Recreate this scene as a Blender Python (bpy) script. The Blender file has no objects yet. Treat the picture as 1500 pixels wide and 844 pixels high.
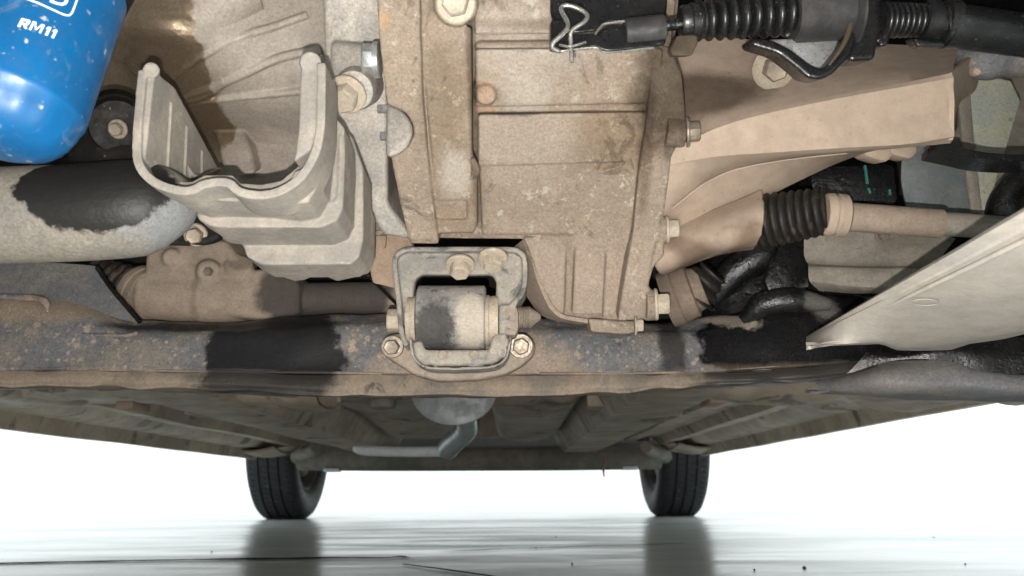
import bpy, bmesh, math, random
from mathutils import Vector, Matrix, noise as mnoise
random.seed(7)
R = math.radians
SC = bpy.context.scene
COL = SC.collection

# ------------------------------------------------------------------ camera
FPX, PITCH, ROLL = 1190.0, R(14.0), R(0.45)
CAMP = Vector((0, 0, .093))
def ray(px, py):
    x = (px-750)/FPX; y = (422-py)/FPX
    c, s = math.cos(ROLL), math.sin(ROLL)
    x, y = c*x+s*y, -s*x+c*y
    cp, sp = math.cos(PITCH), math.sin(PITCH)
    return Vector((x, cp-y*sp, sp+y*cp))
def W(px, py, d):                       # point of the place seen at that spot, d metres ahead
    r = ray(px, py); return CAMP + r*(d/r.y)
def Zp(px, py, z):                      # the same at a known height
    r = ray(px, py); return CAMP + r*((z-CAMP.z)/r.z)
def mpp(d): return d/FPX                # metres per photo pixel

cd = bpy.data.cameras.new('camera'); cam = bpy.data.objects.new('camera', cd); COL.objects.link(cam)
cd.sensor_width = 36; cd.lens = FPX/1500*36; cd.clip_start = .01; cd.clip_end = 500
cp, sp = math.cos(PITCH), math.sin(PITCH)
fw = Vector((0, cp, sp)); up = Vector((0, -sp, cp)); rt = Vector((1, 0, 0))
c_, s_ = math.cos(ROLL), math.sin(ROLL)
r2 = rt*c_-up*s_; u2 = rt*s_+up*c_
m = Matrix((r2, u2, -fw)).transposed().to_4x4(); m.translation = CAMP
cam.matrix_world = m
cd.dof.use_dof = True; cd.dof.focus_distance = .55; cd.dof.aperture_fstop = 15
SC.camera = cam

# ------------------------------------------------------------------ light
world = bpy.data.worlds.new('World'); SC.world = world; world.use_nodes = True
bg = world.node_tree.nodes['Background']
bg.inputs[0].default_value = (.93, 1.0, 1.0, 1); bg.inputs[1].default_value = 1.42
fl = bpy.data.lights.new('camera_flash', 'POINT'); fl.energy = 14.5; fl.shadow_soft_size = .002
fl.color = (1, .945, .885)
flo = bpy.data.objects.new('camera_flash', fl); COL.objects.link(flo)
flo.location = CAMP + r2*(-.009) + u2*(-.024)
vs = SC.view_settings; vs.view_transform = 'Standard'; vs.look = 'None'; vs.exposure = 0; vs.gamma = 1

# ------------------------------------------------------------------ materials
class NT:
    def __init__(s, name):
        s.m = bpy.data.materials.new(name); s.m.use_nodes = True
        s.t = s.m.node_tree; s.b = s.t.nodes['Principled BSDF']
        s.pos = s.t.nodes.new('ShaderNodeNewGeometry').outputs['Position']
    def n(s, typ, **kw):
        nd = s.t.nodes.new(typ)
        for k, v in kw.items(): setattr(nd, k, v)
        return nd
    def set(s, sock, v):
        if hasattr(v, 'is_output') or isinstance(v, bpy.types.NodeSocket): s.t.links.new(v, sock)
        else: sock.default_value = v
    def noise(s, scale, detail=5, rough=.6, dist=0, stretch=None):
        nd = s.n('ShaderNodeTexNoise'); nd.inputs['Scale'].default_value = scale
        nd.inputs['Detail'].default_value = detail; nd.inputs['Roughness'].default_value = rough
        nd.inputs['Distortion'].default_value = dist
        p = s.pos
        if stretch:
            mp = s.n('ShaderNodeVectorMath', operation='MULTIPLY'); s.set(mp.inputs[0], p); mp.inputs[1].default_value = stretch
            p = mp.outputs[0]
        s.set(nd.inputs['Vector'], p); return nd.outputs['Fac']
    def ramp(s, v, a, b, lo=0., hi=1., smooth=True):
        nd = s.n('ShaderNodeMapRange'); nd.interpolation_type = 'SMOOTHSTEP' if smooth else 'LINEAR'
        s.set(nd.inputs[0], v)
        for i, x in enumerate((a, b, lo, hi)): nd.inputs[1+i].default_value = x
        return nd.outputs[0]
    def math(s, op, a, b=0., clamp=False):
        nd = s.n('ShaderNodeMath', operation=op, use_clamp=clamp); s.set(nd.inputs[0], a); s.set(nd.inputs[1], b); return nd.outputs[0]
    def mix(s, f, a, b, blend='MIX'):
        nd = s.n('ShaderNodeMix', data_type='RGBA', blend_type=blend)
        s.set(nd.inputs[0], f)
        for k, v in ((6, a), (7, b)):
            if isinstance(v, (tuple, list)): v = (*v, 1) if len(v) == 3 else v
            s.set(nd.inputs[k], v)
        return nd.outputs[2]
    def spots(s, scale, size):
        v = s.n('ShaderNodeTexVoronoi'); v.inputs['Scale'].default_value = scale
        wn = s.n('ShaderNodeTexNoise'); wn.inputs['Scale'].default_value = scale*2.2; wn.inputs['Detail'].default_value = 3; s.set(wn.inputs['Vector'], s.pos)
        sc = s.n('ShaderNodeVectorMath', operation='SCALE'); s.set(sc.inputs[0], wn.outputs['Color']); sc.inputs['Scale'].default_value = .9/scale
        ad = s.n('ShaderNodeVectorMath', operation='ADD'); s.set(ad.inputs[0], s.pos); s.set(ad.inputs[1], sc.outputs[0]); s.set(v.inputs['Vector'], ad.outputs[0])
        sep = s.n('ShaderNodeSeparateColor'); s.set(sep.inputs[0], v.outputs['Color'])
        r = s.math('MULTIPLY', s.math('POWER', sep.outputs[0], 7), size)
        f = s.ramp(s.math('SUBTRACT', v.outputs['Distance'], r), .03, -.16)
        return s.math('MULTIPLY', f, s.ramp(sep.outputs[1], 0, 1, .25, 1))
    def blob(s, px, py, d, rx, ry, amp=.5, scale=60, soft=.08, rot=0):
        c = W(px, py, d); k = mpp(d)
        sub = s.n('ShaderNodeVectorMath', operation='SUBTRACT'); s.set(sub.inputs[0], s.pos); sub.inputs[1].default_value = c
        o = sub.outputs[0]
        if rot:
            vr = s.n('ShaderNodeVectorRotate'); vr.rotation_type = 'Y_AXIS'; s.set(vr.inputs['Vector'], o); vr.inputs['Angle'].default_value = R(rot); o = vr.outputs[0]
        ml = s.n('ShaderNodeVectorMath', operation='MULTIPLY'); s.set(ml.inputs[0], o); ml.inputs[1].default_value = (1/(rx*k), 3., 1/(ry*k))
        ln = s.n('ShaderNodeVectorMath', operation='LENGTH'); s.set(ln.inputs[0], ml.outputs[0])
        nz = s.math('MULTIPLY', s.math('SUBTRACT', s.noise(scale, 6, .65), .5), amp*2)
        return s.ramp(s.math('ADD', ln.outputs['Value'], nz), 1+soft, 1-soft)

def grime(name, a, b, rough=.75, metal=0., mott=(18, .4, .62), stains_and_shade=(), spots=None, dark=None, bump=.25, bscale=420, grain=.16, wear=None, spec=.35, coat=0, gritty=.16):
    """mottled mix of two real colours + grain, spatter, stains of given shape"""
    s = NT(name)
    n1 = s.noise(mott[0], 7, .62, .6)
    col = s.mix(s.ramp(n1, mott[1], mott[2]), a, b)
    n2 = s.noise(mott[0]*6, 6, .65)
    col = s.mix(s.math('MULTIPLY', s.ramp(n2, .35, .72), .45), col, tuple(x*.62 for x in a))
    rgh = s.ramp(n2, .3, .7, rough-.1, min(1, rough+.1)); met = metal
    if wear:    # bare / rubbed patches
        f = s.ramp(s.noise(wear[0], 8, .7), wear[1], wear[1]+.06); col = s.mix(f, col, wear[2])
    if dark:    # sparse dark marks
        f = s.math('MULTIPLY', s.ramp(s.noise(dark[0], 6, .7, 1.), dark[1], dark[1]+.08), dark[3] if len(dark) > 3 else .8); col = s.mix(f, col, dark[2])
    if spots:
        for (sc, sz, c, am) in spots: col = s.mix(s.math('MULTIPLY', s.spots(sc, sz), am), col, c)
    for st in stains_and_shade:
        f = s.blob(*st['at'], **st.get('kw', {}))
        f = s.math('MULTIPLY', f, st.get('amt', .9))
        if 'mul' in st: col = s.mix(f, col, s.mix(1., col, st['mul'], 'MULTIPLY'))
        else: col = s.mix(f, col, st['col'])
        if 'metal' in st: met = s.math('ADD', s.math('MULTIPLY', f, st['metal']), met)
        if 'rough' in st:
            nd = s.n('ShaderNodeMix', data_type='FLOAT'); s.set(nd.inputs[0], f); s.set(nd.inputs[2], rgh); nd.inputs[3].default_value = st['rough']; rgh = nd.outputs[0]
    g4 = s.noise(520, 5, .8)
    col = s.mix(1., col, s.ramp(g4, .36, .64, 1-gritty, 1+gritty, False), 'MULTIPLY') if gritty else col
    s.set(s.b.inputs['Base Color'], col); s.set(s.b.inputs['Roughness'], rgh)
    s.set(s.b.inputs['Metallic'], met); s.b.inputs['Specular IOR Level'].default_value = spec
    if coat: s.b.inputs['Coat Weight'].default_value = coat; s.b.inputs['Coat Roughness'].default_value = .15
    if bump:
        h = s.math('ADD', s.noise(bscale, 4, .6), s.math('MULTIPLY', s.noise(bscale*.22, 5, .6), 1.2))
        bp = s.n('ShaderNodeBump'); bp.inputs['Strength'].default_value = bump; bp.inputs['Distance'].default_value = .0009
        s.set(bp.inputs['Height'], h); s.set(s.b.inputs['Normal'], bp.outputs[0])
    return s.m

TAN = (.295, .232, .180); TAN2 = (.36, .30, .235); GREY = (.42, .39, .345); PALE = (.52, .47, .405); BRN = (.135, .10, .07)
BLK = (.012, .012, .013)
M = {}
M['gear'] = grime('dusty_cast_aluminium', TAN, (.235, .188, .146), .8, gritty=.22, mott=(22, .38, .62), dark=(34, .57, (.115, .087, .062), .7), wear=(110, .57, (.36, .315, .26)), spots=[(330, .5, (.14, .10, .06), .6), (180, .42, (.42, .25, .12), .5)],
    stains_and_shade=[dict(at=(985, 135, .5, 68, 92), mul=(.27, .245, .215), amt=.97, kw=dict(soft=.4)), dict(at=(660, 190, .48, 45, 120), mul=(.78, .72, .63), amt=.8, kw=dict(soft=.6, amp=.8)), dict(at=(905, 205, .52, 70, 40), mul=(.7, .64, .56), kw=dict(soft=.5)), dict(at=(770, 70, .47, 90, 40), col=(.38, .34, .29), amt=.5, kw=dict(soft=.6, amp=.9, scale=120)), dict(at=(760, 206, .52, 85, 44), col=(.30, .25, .20), amt=.7, kw=dict(soft=.4, amp=.5)), dict(at=(755, 163, .5, 50, 6), col=(.05, .043, .035), amt=.85, kw=dict(soft=.5, amp=.8, scale=90)), dict(at=(770, 142, .5, 35, 18), col=(.36, .32, .27), amt=.7, kw=dict(soft=.6, amp=.5)), dict(at=(669, 265, .54, 24, 30), col=(.40, .36, .31), amt=.7, kw=dict(soft=.6, amp=.9)), dict(at=(691, 130, .48, 7, 150), mul=(.35, .3, .26), amt=.8, kw=dict(soft=.6, amp=.5, scale=90)), dict(at=(825, 57, .47, 140, 8), mul=(.5, .45, .4), amt=.7, kw=dict(soft=.6, amp=.5, scale=90)), dict(at=(948, 210, .51, 10, 90), mul=(.4, .35, .3), amt=.8, kw=dict(soft=.6, amp=.6, scale=90)), dict(at=(835, 405, .58, 8, 55), mul=(.55, .5, .46), amt=.7, kw=dict(soft=.6, amp=.5, scale=90)), dict(at=(712, 138, .49, 15, 17), col=(.36, .235, .16), amt=.6, kw=dict(soft=.3, amp=.4)), dict(at=(566, 42, .45, 9, 10), col=(.40, .24, .12), amt=.6, kw=dict(soft=.5)), dict(at=(585, 12, .45, 10, 10), col=(.40, .24, .12), amt=.6, kw=dict(soft=.5)), dict(at=(840, 420, .58, 90, 60), col=(.32, .25, .20), amt=.7, kw=dict(soft=.4))], bump=.75)  # dark bands along grooves, lip and joints paint recess shade in with grime
M['plate'] = grime('dusty_silver_plate', (.42, .38, .335), (.33, .31, .285), .6, gritty=.25, metal=.15, mott=(30, .4, .6), dark=(60, .62, (.2, .16, .13), .6), bump=.4)
M['bracket'] = grime('chalky_grey_plastic', (.345, .305, .262), (.255, .235, .212), .8, gritty=.14, mott=(26, .40, .6), dark=(36, .60, (.22, .22, .22), .6), wear=(40, .62, (.43, .38, .32)), bump=.18, grain=.1)
M['block'] = grime('engine_block_alloy', (.33, .285, .24), (.265, .23, .195), .7, gritty=.22, mott=(20, .4, .6), dark=(50, .62, (.25, .22, .19), .7), bump=.4,
    stains_and_shade=[dict(at=(215, 85, .5, 112, 150), col=(.27, .205, .14), amt=.96, rough=.44, metal=.7, kw=dict(amp=.2, scale=55, soft=.03)), dict(at=(250, 120, .5, 90, 60), mul=(.5, .46, .42), amt=.7, kw=dict(amp=.9, soft=.5))], spec=.9)
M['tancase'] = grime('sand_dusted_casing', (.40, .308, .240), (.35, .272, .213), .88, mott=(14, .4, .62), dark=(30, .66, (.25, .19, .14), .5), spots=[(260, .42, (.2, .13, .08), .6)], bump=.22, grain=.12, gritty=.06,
    stains_and_shade=[dict(at=(1040, 120, .5, 95, 52), mul=(.25, .23, .205), amt=.97, kw=dict(soft=.35, amp=.3)), dict(at=(1020, 372, .56, 60, 16), mul=(.45, .40, .36), kw=dict(soft=.5, amp=.4, rot=-28)), dict(at=(1095, 350, .54, 22, 24), mul=(.5, .45, .4), kw=dict(soft=.6, amp=.8, scale=90))])
M['blue'] = grime('blue_filter_paint', (.001, .092, .255), (.002, .082, .225), .42, mott=(20, .4, .6), spots=[(260, .42, (.40, .40, .38), .8), (520, .42, (.3, .33, .36), .6)], dark=(45, .58, (.10, .15, .22), .5), bump=.05, grain=.03, spec=.5, gritty=.04)
M['white'] = grime('white_print', (.8, .82, .84), (.75, .78, .8), .6, bump=0, grain=0)
M['pipe'] = grime('dusty_exhaust_pipe', (.24, .215, .18), (.185, .172, .152), .75, gritty=.25, mott=(30, .4, .62), dark=(38, .62, (.24, .22, .2), .7), bump=.35,
    stains_and_shade=[dict(at=(255, 330, .43, 52, 48), col=(.16, .17, .18), amt=.75, kw=dict(amp=.9, scale=90, soft=.5)), dict(at=(152, 283, .42, 108, 72), col=(.008, .0075, .007), amt=.985, rough=.5, kw=dict(amp=.30, scale=75, soft=.05))])
M['black'] = grime('oily_black_metal', (.010, .0095, .009), (.02, .018, .015), .6, spec=.08, mott=(40, .45, .65), spots=[(420, .4, (.2, .17, .13), .5)], bump=.3)
M['rubber'] = grime('black_rubber', (.008, .008, .009), (.015, .014, .014), .33, mott=(60, .45, .7), bump=.12, grain=.1, spec=.6, spots=[(500, .4, (.25, .23, .2), .4)])
M['dustrub'] = grime('dusty_rubber', (.022, .018, .015), (.012, .011, .010), .55, mott=(60, .42, .6), dark=(70, .55, (.11, .083, .06), .55), bump=.5)
M['bolt'] = grime('dusty_bolt', (.50, .42, .33), (.42, .36, .29), .65, metal=.1, mott=(60, .4, .6), bump=.2)
M['boltbr'] = grime('brown_bolt', (.26, .215, .165), (.2, .165, .13), .45, metal=.4, mott=(60, .4, .6), bump=.2)
M['zinc'] = grime('zinc_bolt', (.58, .59, .59), (.45, .45, .45), .34, metal=.7, mott=(60, .4, .6), bump=.1)
M['wire'] = grime('steel_wire', (.62, .61, .58), (.45, .44, .41), .3, metal=.85, bump=.1)
M['frame'] = grime('subframe_paint', (.135, .137, .147), (.20, .178, .155), .72, mott=(24, .42, .6), dark=(30, .62, (.05, .05, .055), .8), spots=[(170, 1.0, (.36, .28, .21), .8), (330, 1.1, (.34, .28, .22), .8)], gritty=.3, bump=.4,
    stains_and_shade=[dict(at=(700, 545, .62, 150, 60), col=(.30, .235, .18), amt=.85, kw=dict(soft=.3)), dict(at=(400, 525, .63, 100, 125), col=(.012, .012, .014), amt=.97, rough=.42, kw=dict(amp=.34, scale=45, soft=.05, rot=25)), dict(at=(990, 505, .62, 20, 65), col=(.02, .02, .02), amt=.9, kw=dict(amp=.7, soft=.3)),
            dict(at=(1180, 490, .62, 155, 95), col=(.007, .007, .008), amt=.985, rough=.26, kw=dict(amp=.34, scale=55, soft=.06)), dict(at=(1072, 464, .63, 38, 13), col=(.34, .29, .24), amt=.85, kw=dict(amp=1.1, scale=120, soft=.3, rot=-15)), dict(at=(1150, 540, .61, 150, 10), col=(.12, .095, .075), amt=.7, kw=dict(amp=.9, soft=.6)), dict(at=(1215, 445, .62, 20, 24), col=(.16, .15, .14), amt=.8, kw=dict(amp=1., scale=80, soft=.5)), dict(at=(100, 450, .64, 150, 22), col=(.33, .25, .18), amt=.7, kw=dict(amp=.8, soft=.4)), dict(at=(330, 478, .65, 170, 10), col=(.012, .012, .012), amt=.9, kw=dict(amp=.6, soft=.3))])
M['lip'] = grime('rusty_lip', (.25, .198, .15), (.165, .142, .12), .8, mott=(30, .42, .6), dark=(40, .6, (.06, .05, .05), .8), bump=.5,
    stains_and_shade=[dict(at=(395, 560, .63, 105, 60), col=(.022, .02, .019), amt=.95, rough=.5, kw=dict(amp=.4, soft=.15)), dict(at=(1200, 545, .62, 175, 60), col=(.028, .025, .023), amt=.95, rough=.45, kw=dict(amp=.4, soft=.2))])
M['armblk'] = grime('black_painted_steel', (.007, .007, .008), (.013, .012, .012), .3, mott=(24, .45, .66), spots=[(300, .4, (.25, .2, .15), .4)], bump=.7, spec=.6,
    stains_and_shade=[dict(at=(1072, 462, .58, 40, 12), col=(.42, .37, .31), amt=.85, kw=dict(amp=1.0, soft=.4, rot=-15)), dict(at=(1080, 552, .62, 180, 14), col=(.13, .10, .078), amt=.75, kw=dict(amp=.9, soft=.6)), dict(at=(1200, 440, .62, 22, 30), col=(.16, .15, .14), amt=.8, kw=dict(amp=1., scale=80, soft=.5)), dict(at=(1025, 500, .63, 18, 60), col=(.15, .125, .10), amt=.7, kw=dict(amp=.8, soft=.5))])
M['arm'] = grime('grey_arm_paint', (.135, .137, .145), (.18, .165, .15), .7, gritty=.3, wear=(30, .62, (.25, .20, .155)), mott=(22, .4, .6), dark=(25, .64, (.03, .03, .03), .8), spots=[(300, .5, (.35, .28, .2), .6)], bump=.3)
M['mount'] = grime('mount_steel', (.35, .315, .27), (.25, .24, .22), .62, metal=.1, mott=(40, .42, .6), dark=(48, .565, (.07, .075, .08), .75), wear=(60, .60, (.46, .40, .33)), bump=.4)
M['mountb'] = grime('mount_base', (.33, .27, .215), (.26, .215, .175), .75, mott=(40, .42, .6), dark=(60, .62, (.1, .085, .07), .7), bump=.4)
M['bush'] = grime('bush_rubber', (.33, .31, .285), (.26, .25, .24), .8, mott=(34, .42, .6), dark=(110, .56, (.07, .07, .075), .85), spots=[(420, .6, (.46, .38, .28), .8)], bump=.6,
    stains_and_shade=[dict(at=(690, 470, .58, 24, 40), col=(.47, .41, .34), amt=.85, kw=dict(amp=.35, soft=.2)), dict(at=(635, 480, .58, 34, 42), col=(.03, .03, .03), amt=.85, kw=dict(amp=.7, scale=110, soft=.3))])
M['rack'] = grime('steering_rack_alloy', (.31, .245, .19), (.26, .205, .16), .8, mott=(20, .4, .6), bump=.3, dark=(40, .65, (.2, .15, .12), .6),
    stains_and_shade=[dict(at=(480, 440, .7, 95, 60), col=(.05, .043, .038), amt=.93, kw=dict(amp=.25, scale=40, soft=.1))])  # dark swath across the tube, continued over the crossmember
M['reddish'] = grime('rusty_dust_plate', (.36, .26, .19), (.29, .215, .165), .85, mott=(40, .42, .6), dark=(60, .62, (.12, .08, .06), .7), bump=.4)
M['shield'] = grime('splash_shield_plastic', (.42, .38, .335), (.345, .325, .30), .75, gritty=.1, mott=(12, .4, .62), dark=(30, .62, (.23, .22, .21), .5), wear=(55, .66, (.47, .43, .38)), bump=.2, grain=.08)
M['body'] = grime('underbody_coating', (.42, .345, .265), (.28, .225, .17), .6, mott=(6, .4, .62), dark=(9, .55, (.07, .058, .045), .75), spots=[(60, .5, (.3, .24, .17), .5)], bump=.3, bscale=150)
M['bodydk'] = grime('underbody_dark', (.18, .165, .14), (.27, .24, .20), .7, mott=(8, .4, .62), bump=.3, bscale=150)
M['exh'] = grime('muffler_steel', (.50, .54, .56), (.36, .39, .41), .38, metal=.6, mott=(14, .4, .6), dark=(26, .62, (.1, .1, .1), .6), bump=.15)
M['exhdk'] = grime('muffler_end_steel', (.27, .29, .295), (.2, .215, .22), .45, metal=.2, mott=(14, .4, .6), bump=.15)
M['pipelt'] = grime('bright_tailpipe', (.8, .84, .85), (.7, .74, .75), .4, mott=(14, .4, .6), bump=.1)
M['sleeve'] = grime('dusty_black_plastic', (.022, .022, .024), (.045, .042, .04), .6, mott=(40, .4, .6), bump=.15)
M['joint'] = grime('brown_dusty_joint', (.20, .15, .115), (.15, .115, .09), .8, mott=(30, .4, .6), bump=.4)
M['armblue'] = grime('blue_grey_dusty_steel', (.175, .178, .19), (.21, .195, .18), .75, gritty=.25, mott=(22, .4, .6), dark=(25, .64, (.05, .05, .05), .7), bump=.3)
M['tabbr'] = grime('dark_brown_steel', (.06, .045, .03), (.085, .065, .045), .6, mott=(40, .4, .6), bump=.3)
M['tyre'] = grime('tyre_rubber', (.020, .022, .026), (.032, .032, .034), .6, mott=(18, .4, .6), spots=[(70, .45, (.35, .27, .2), .8)], bump=.3, bscale=200)
M['rim'] = grime('dusty_steel_rim', (.14, .13, .115), (.2, .18, .16), .6, metal=.3, mott=(16, .4, .6), bump=.2)
M['beige'] = grime('chipped_pale_primer', (.40, .40, .31), (.32, .345, .31), .8, mott=(50, .42, .58), dark=(80, .58, (.17, .19, .19), .8), bump=.6)
M['sheet'] = grime('blue_grey_sheet', (.19, .22, .23), (.25, .265, .26), .55, metal=.3, mott=(20, .4, .6), dark=(45, .6, (.28, .25, .17), .6), bump=.3)
M['knuckle'] = grime('tan_grey_hub', (.20, .178, .145), (.26, .235, .20), .65, mott=(24, .4, .6), dark=(50, .62, (.1, .09, .08), .7), bump=.3)
M['void'] = grime('engine_bay_black', (.01, .01, .01), (.014, .013, .012), .9, bump=0, grain=0)
M['skin'] = grime('body_paint_grey', (.2, .2, .2), (.18, .18, .18), .4, bump=0, grain=0)
M['teal'] = grime('teal_paint_mark', (.03, .15, .13), (.03, .12, .1), .6, bump=0)

# ------------------------------------------------------------------ mesh tools
def fix(me, angle=38, smooth=True):
    bm = bmesh.new(); bm.from_mesh(me); bmesh.ops.recalc_face_normals(bm, faces=bm.faces[:]); bm.to_mesh(me); bm.free()
    if smooth:
        me.shade_smooth(); me.set_sharp_from_angle(angle=R(angle))
CAR = bpy.data.objects.new('car', None); COL.objects.link(CAR); CAR.location = (-.11, 1.7, 0)
CARI = Matrix.Translation((.11, -1.7, 0))
def link(o, parent, label=None):
    COL.objects.link(o)
    if parent is not None:
        o.parent = parent
        if parent is CAR: o.matrix_parent_inverse = CARI
    if label: o['label'] = label
    return o
class MB:
    def __init__(s): s.v = []; s.f = []
    def add(s, v, f):
        o = len(s.v); s.v += [tuple(x) for x in v]; s.f += [tuple(o+i for i in q) for q in f]; return s
    def bm(s, bm):
        bm.verts.ensure_lookup_table(); bm.verts.index_update()
        s.add([v.co.copy() for v in bm.verts], [[v.index for v in f.verts] for f in bm.faces]); bm.free(); return s
    def mesh(s, name, angle=38, smooth=True):
        me = bpy.data.meshes.new(name); me.from_pydata(s.v, [], s.f); fix(me, angle, smooth); return me
    def build(s, name, mat, parent, label=None, angle=38, smooth=True):
        me = s.mesh(name, angle, smooth); me.materials.append(M[mat])
        return link(bpy.data.objects.new(name, me), parent, label)
    def cast(s, name, mat, parent, label=None, voxel=.0012, it=5, fac=.5):
        """one continuous casting: fused, with soft fillets"""
        me = s.mesh(name, smooth=False); o = bpy.data.objects.new(name, me); COL.objects.link(o)
        r = o.modifiers.new('r', 'REMESH'); r.mode = 'VOXEL'; r.voxel_size = voxel
        if it: q = o.modifiers.new('s', 'SMOOTH'); q.iterations = it; q.factor = fac
        dg = bpy.context.evaluated_depsgraph_get(); me2 = bpy.data.meshes.new_from_object(o.evaluated_get(dg))
        bpy.data.objects.remove(o); me2.shade_smooth(); me2.materials.clear(); me2.materials.append(M[mat]); me2.name = name
        return link(bpy.data.objects.new(name, me2), parent, label)
def pts(poly, D, off=0.):
    out = []
    for p in poly:
        d = D(p[0], p[1]) if callable(D) else D
        out.append(W(p[0], p[1], d+off+(p[2] if len(p) > 2 else 0)))
    return out
def prism3(mb, P, vec, bev=0., seg=2):
    n = len(P); vec = Vector(vec); bm = bmesh.new()
    a = [bm.verts.new(p) for p in P]; b = [bm.verts.new(Vector(p)+vec) for p in P]
    bm.faces.new(a); bm.faces.new(b[::-1])
    for i in range(n): bm.faces.new((a[i], b[i], b[(i+1) % n], a[(i+1) % n]))
    bmesh.ops.recalc_face_normals(bm, faces=bm.faces[:])
    if bev: bmesh.ops.bevel(bm, geom=bm.edges[:], offset=bev, segments=seg, profile=.5, affect='EDGES', clamp_overlap=True)
    return mb.bm(bm)
def prism(mb, poly, D, vec, off=0., bev=0., seg=2): return prism3(mb, pts(poly, D, off), vec, bev, seg)
def cr(P, n):
    """Catmull-Rom through P"""
    if len(P) < 3 or n < 2: 
        return [P[0].lerp(P[1], i/n) for i in range(n+1)] if len(P) == 2 else list(P)
    Q = [P[0]*2-P[1]]+list(P)+[P[-1]*2-P[-2]]; out = []
    for i in range(1, len(Q)-2):
        a, b, c, d = Q[i-1:i+3]
        for k in range(n):
            t = k/n
            out.append(.5*((2*b)+(c-a)*t+(2*a-5*b+4*c-d)*t*t+(3*b-a-3*c+d)*t**3))
    out.append(Q[-2]); return out
def frames(P):
    T = [(P[min(i+1, len(P)-1)]-P[max(i-1, 0)]).normalized() for i in range(len(P))]
    u = T[0].orthogonal().normalized(); F = []
    for t in T:
        u = (u-t*u.dot(t)).normalized(); F.append((u, t.cross(u)))
    return F
def tube(mb, P, rad, n=20, sub=6, caps=True, sq=1.):
    P = [Vector(p) for p in P]
    if not isinstance(rad, (list, tuple)): rad = [rad]*len(P)
    PP = cr([Vector((*p, r)) for p, r in zip(P, rad)], sub) if sub > 1 else [Vector((*p, r)) for p, r in zip(P, rad)]
    C = [p.xyz for p in PP]; F = frames(C); v = []; f = []
    for c, p, (a, b) in zip(C, PP, F):
        for k in range(n):
            t = 2*math.pi*k/n; v.append(c+a*(math.cos(t)*p.w)+b*(math.sin(t)*p.w*sq))
    for i in range(len(C)-1):
        for k in range(n): f.append((i*n+k, i*n+(k+1) % n, (i+1)*n+(k+1) % n, (i+1)*n+k))
    if caps: f.append(tuple(range(n))[::-1]); f.append(tuple((len(C)-1)*n+k for k in range(n)))
    return mb.add(v, f)
def lathe(mb, p0, p1, prof, n=32, caps=True):
    """prof = [(t along p0>p1 in 0..1, radius in m)]"""
    p0 = Vector(p0); p1 = Vector(p1); ax = (p1-p0); t = ax.normalized(); u = t.orthogonal().normalized(); w = t.cross(u); v = []; f = []
    for (s, r) in prof:
        c = p0+ax*s
        for k in range(n):
            q = 2*math.pi*k/n; v.append(c+u*(math.cos(q)*r)+w*(math.sin(q)*r))
    for i in range(len(prof)-1):
        for k in range(n): f.append((i*n+k, i*n+(k+1) % n, (i+1)*n+(k+1) % n, (i+1)*n+k))
    if caps: f.append(tuple(range(n))[::-1]); f.append(tuple((len(prof)-1)*n+k for k in range(n)))
    return mb.add(v, f)
def bellows(mb, p0, p1, r0, r1, folds, amp, n=36):
    prof = []
    for i in range(folds*8+1):
        t = i/(folds*8); r = r0+(r1-r0)*t
        prof.append((t, r-amp*(1-abs(math.cos(math.pi*folds*t))**.7)))
    return lathe(mb, p0, p1, prof, n)
def sheet3(mb, G, nu=6, nv=6, thick=.003, smooth_rows=True, wob=0.):
    """G[row][col] points -> smooth sheet with thickness"""
    rows = [cr([Vector(p) for p in r], nu) for r in G]
    cols = []
    for j in range(len(rows[0])):
        c = [r[j] for r in rows]
        if smooth_rows: cols.append(cr(c, nv))
        else:
            o = []
            for a, b in zip(c, c[1:]): o += [a.lerp(b, k/nv) for k in range(nv)]
            cols.append(o+[c[-1]])
    nr, nc = len(cols[0]), len(cols)
    V = [[cols[j][i] for j in range(nc)] for i in range(nr)]
    N = []
    for i in range(nr):
        N.append([])
        for j in range(nc):
            a = V[min(i+1, nr-1)][j]-V[max(i-1, 0)][j]; b = V[i][min(j+1, nc-1)]-V[i][max(j-1, 0)]
            nn = a.cross(b); nn = nn.normalized() if nn.length > 1e-12 else Vector((0, -1, 0))
            N[-1].append(nn)
    v = []; f = []
    sgn = 1
    mid = N[nr//2][nc//2]
    if mid.dot(CAMP-V[nr//2][nc//2]) < 0: sgn = -1
    for i in range(nr):
        for j in range(nc):
            p = V[i][j]
            if wob: p = p+N[i][j]*wob*mnoise.noise(p*40)
            v.append(p)
    for i in range(nr):
        for j in range(nc): v.append(Vector(v[i*nc+j])-N[i][j]*sgn*thick)
    o = nr*nc
    for i in range(nr-1):
        for j in range(nc-1):
            q = (i*nc+j, i*nc+j+1, (i+1)*nc+j+1, (i+1)*nc+j); f.append(q); f.append(tuple(o+k for k in q[::-1]))
    for i in range(nr-1):
        for j in (0, nc-1): f.append((i*nc+j, (i+1)*nc+j, o+(i+1)*nc+j, o+i*nc+j))
    for j in range(nc-1):
        for i in (0, nr-1): f.append((i*nc+j, i*nc+j+1, o+i*nc+j+1, o+i*nc+j))
    return mb.add(v, f)
def sheet(mb, G, **k): return sheet3(mb, [[W(*p) for p in r] for r in G], **k)
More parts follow.
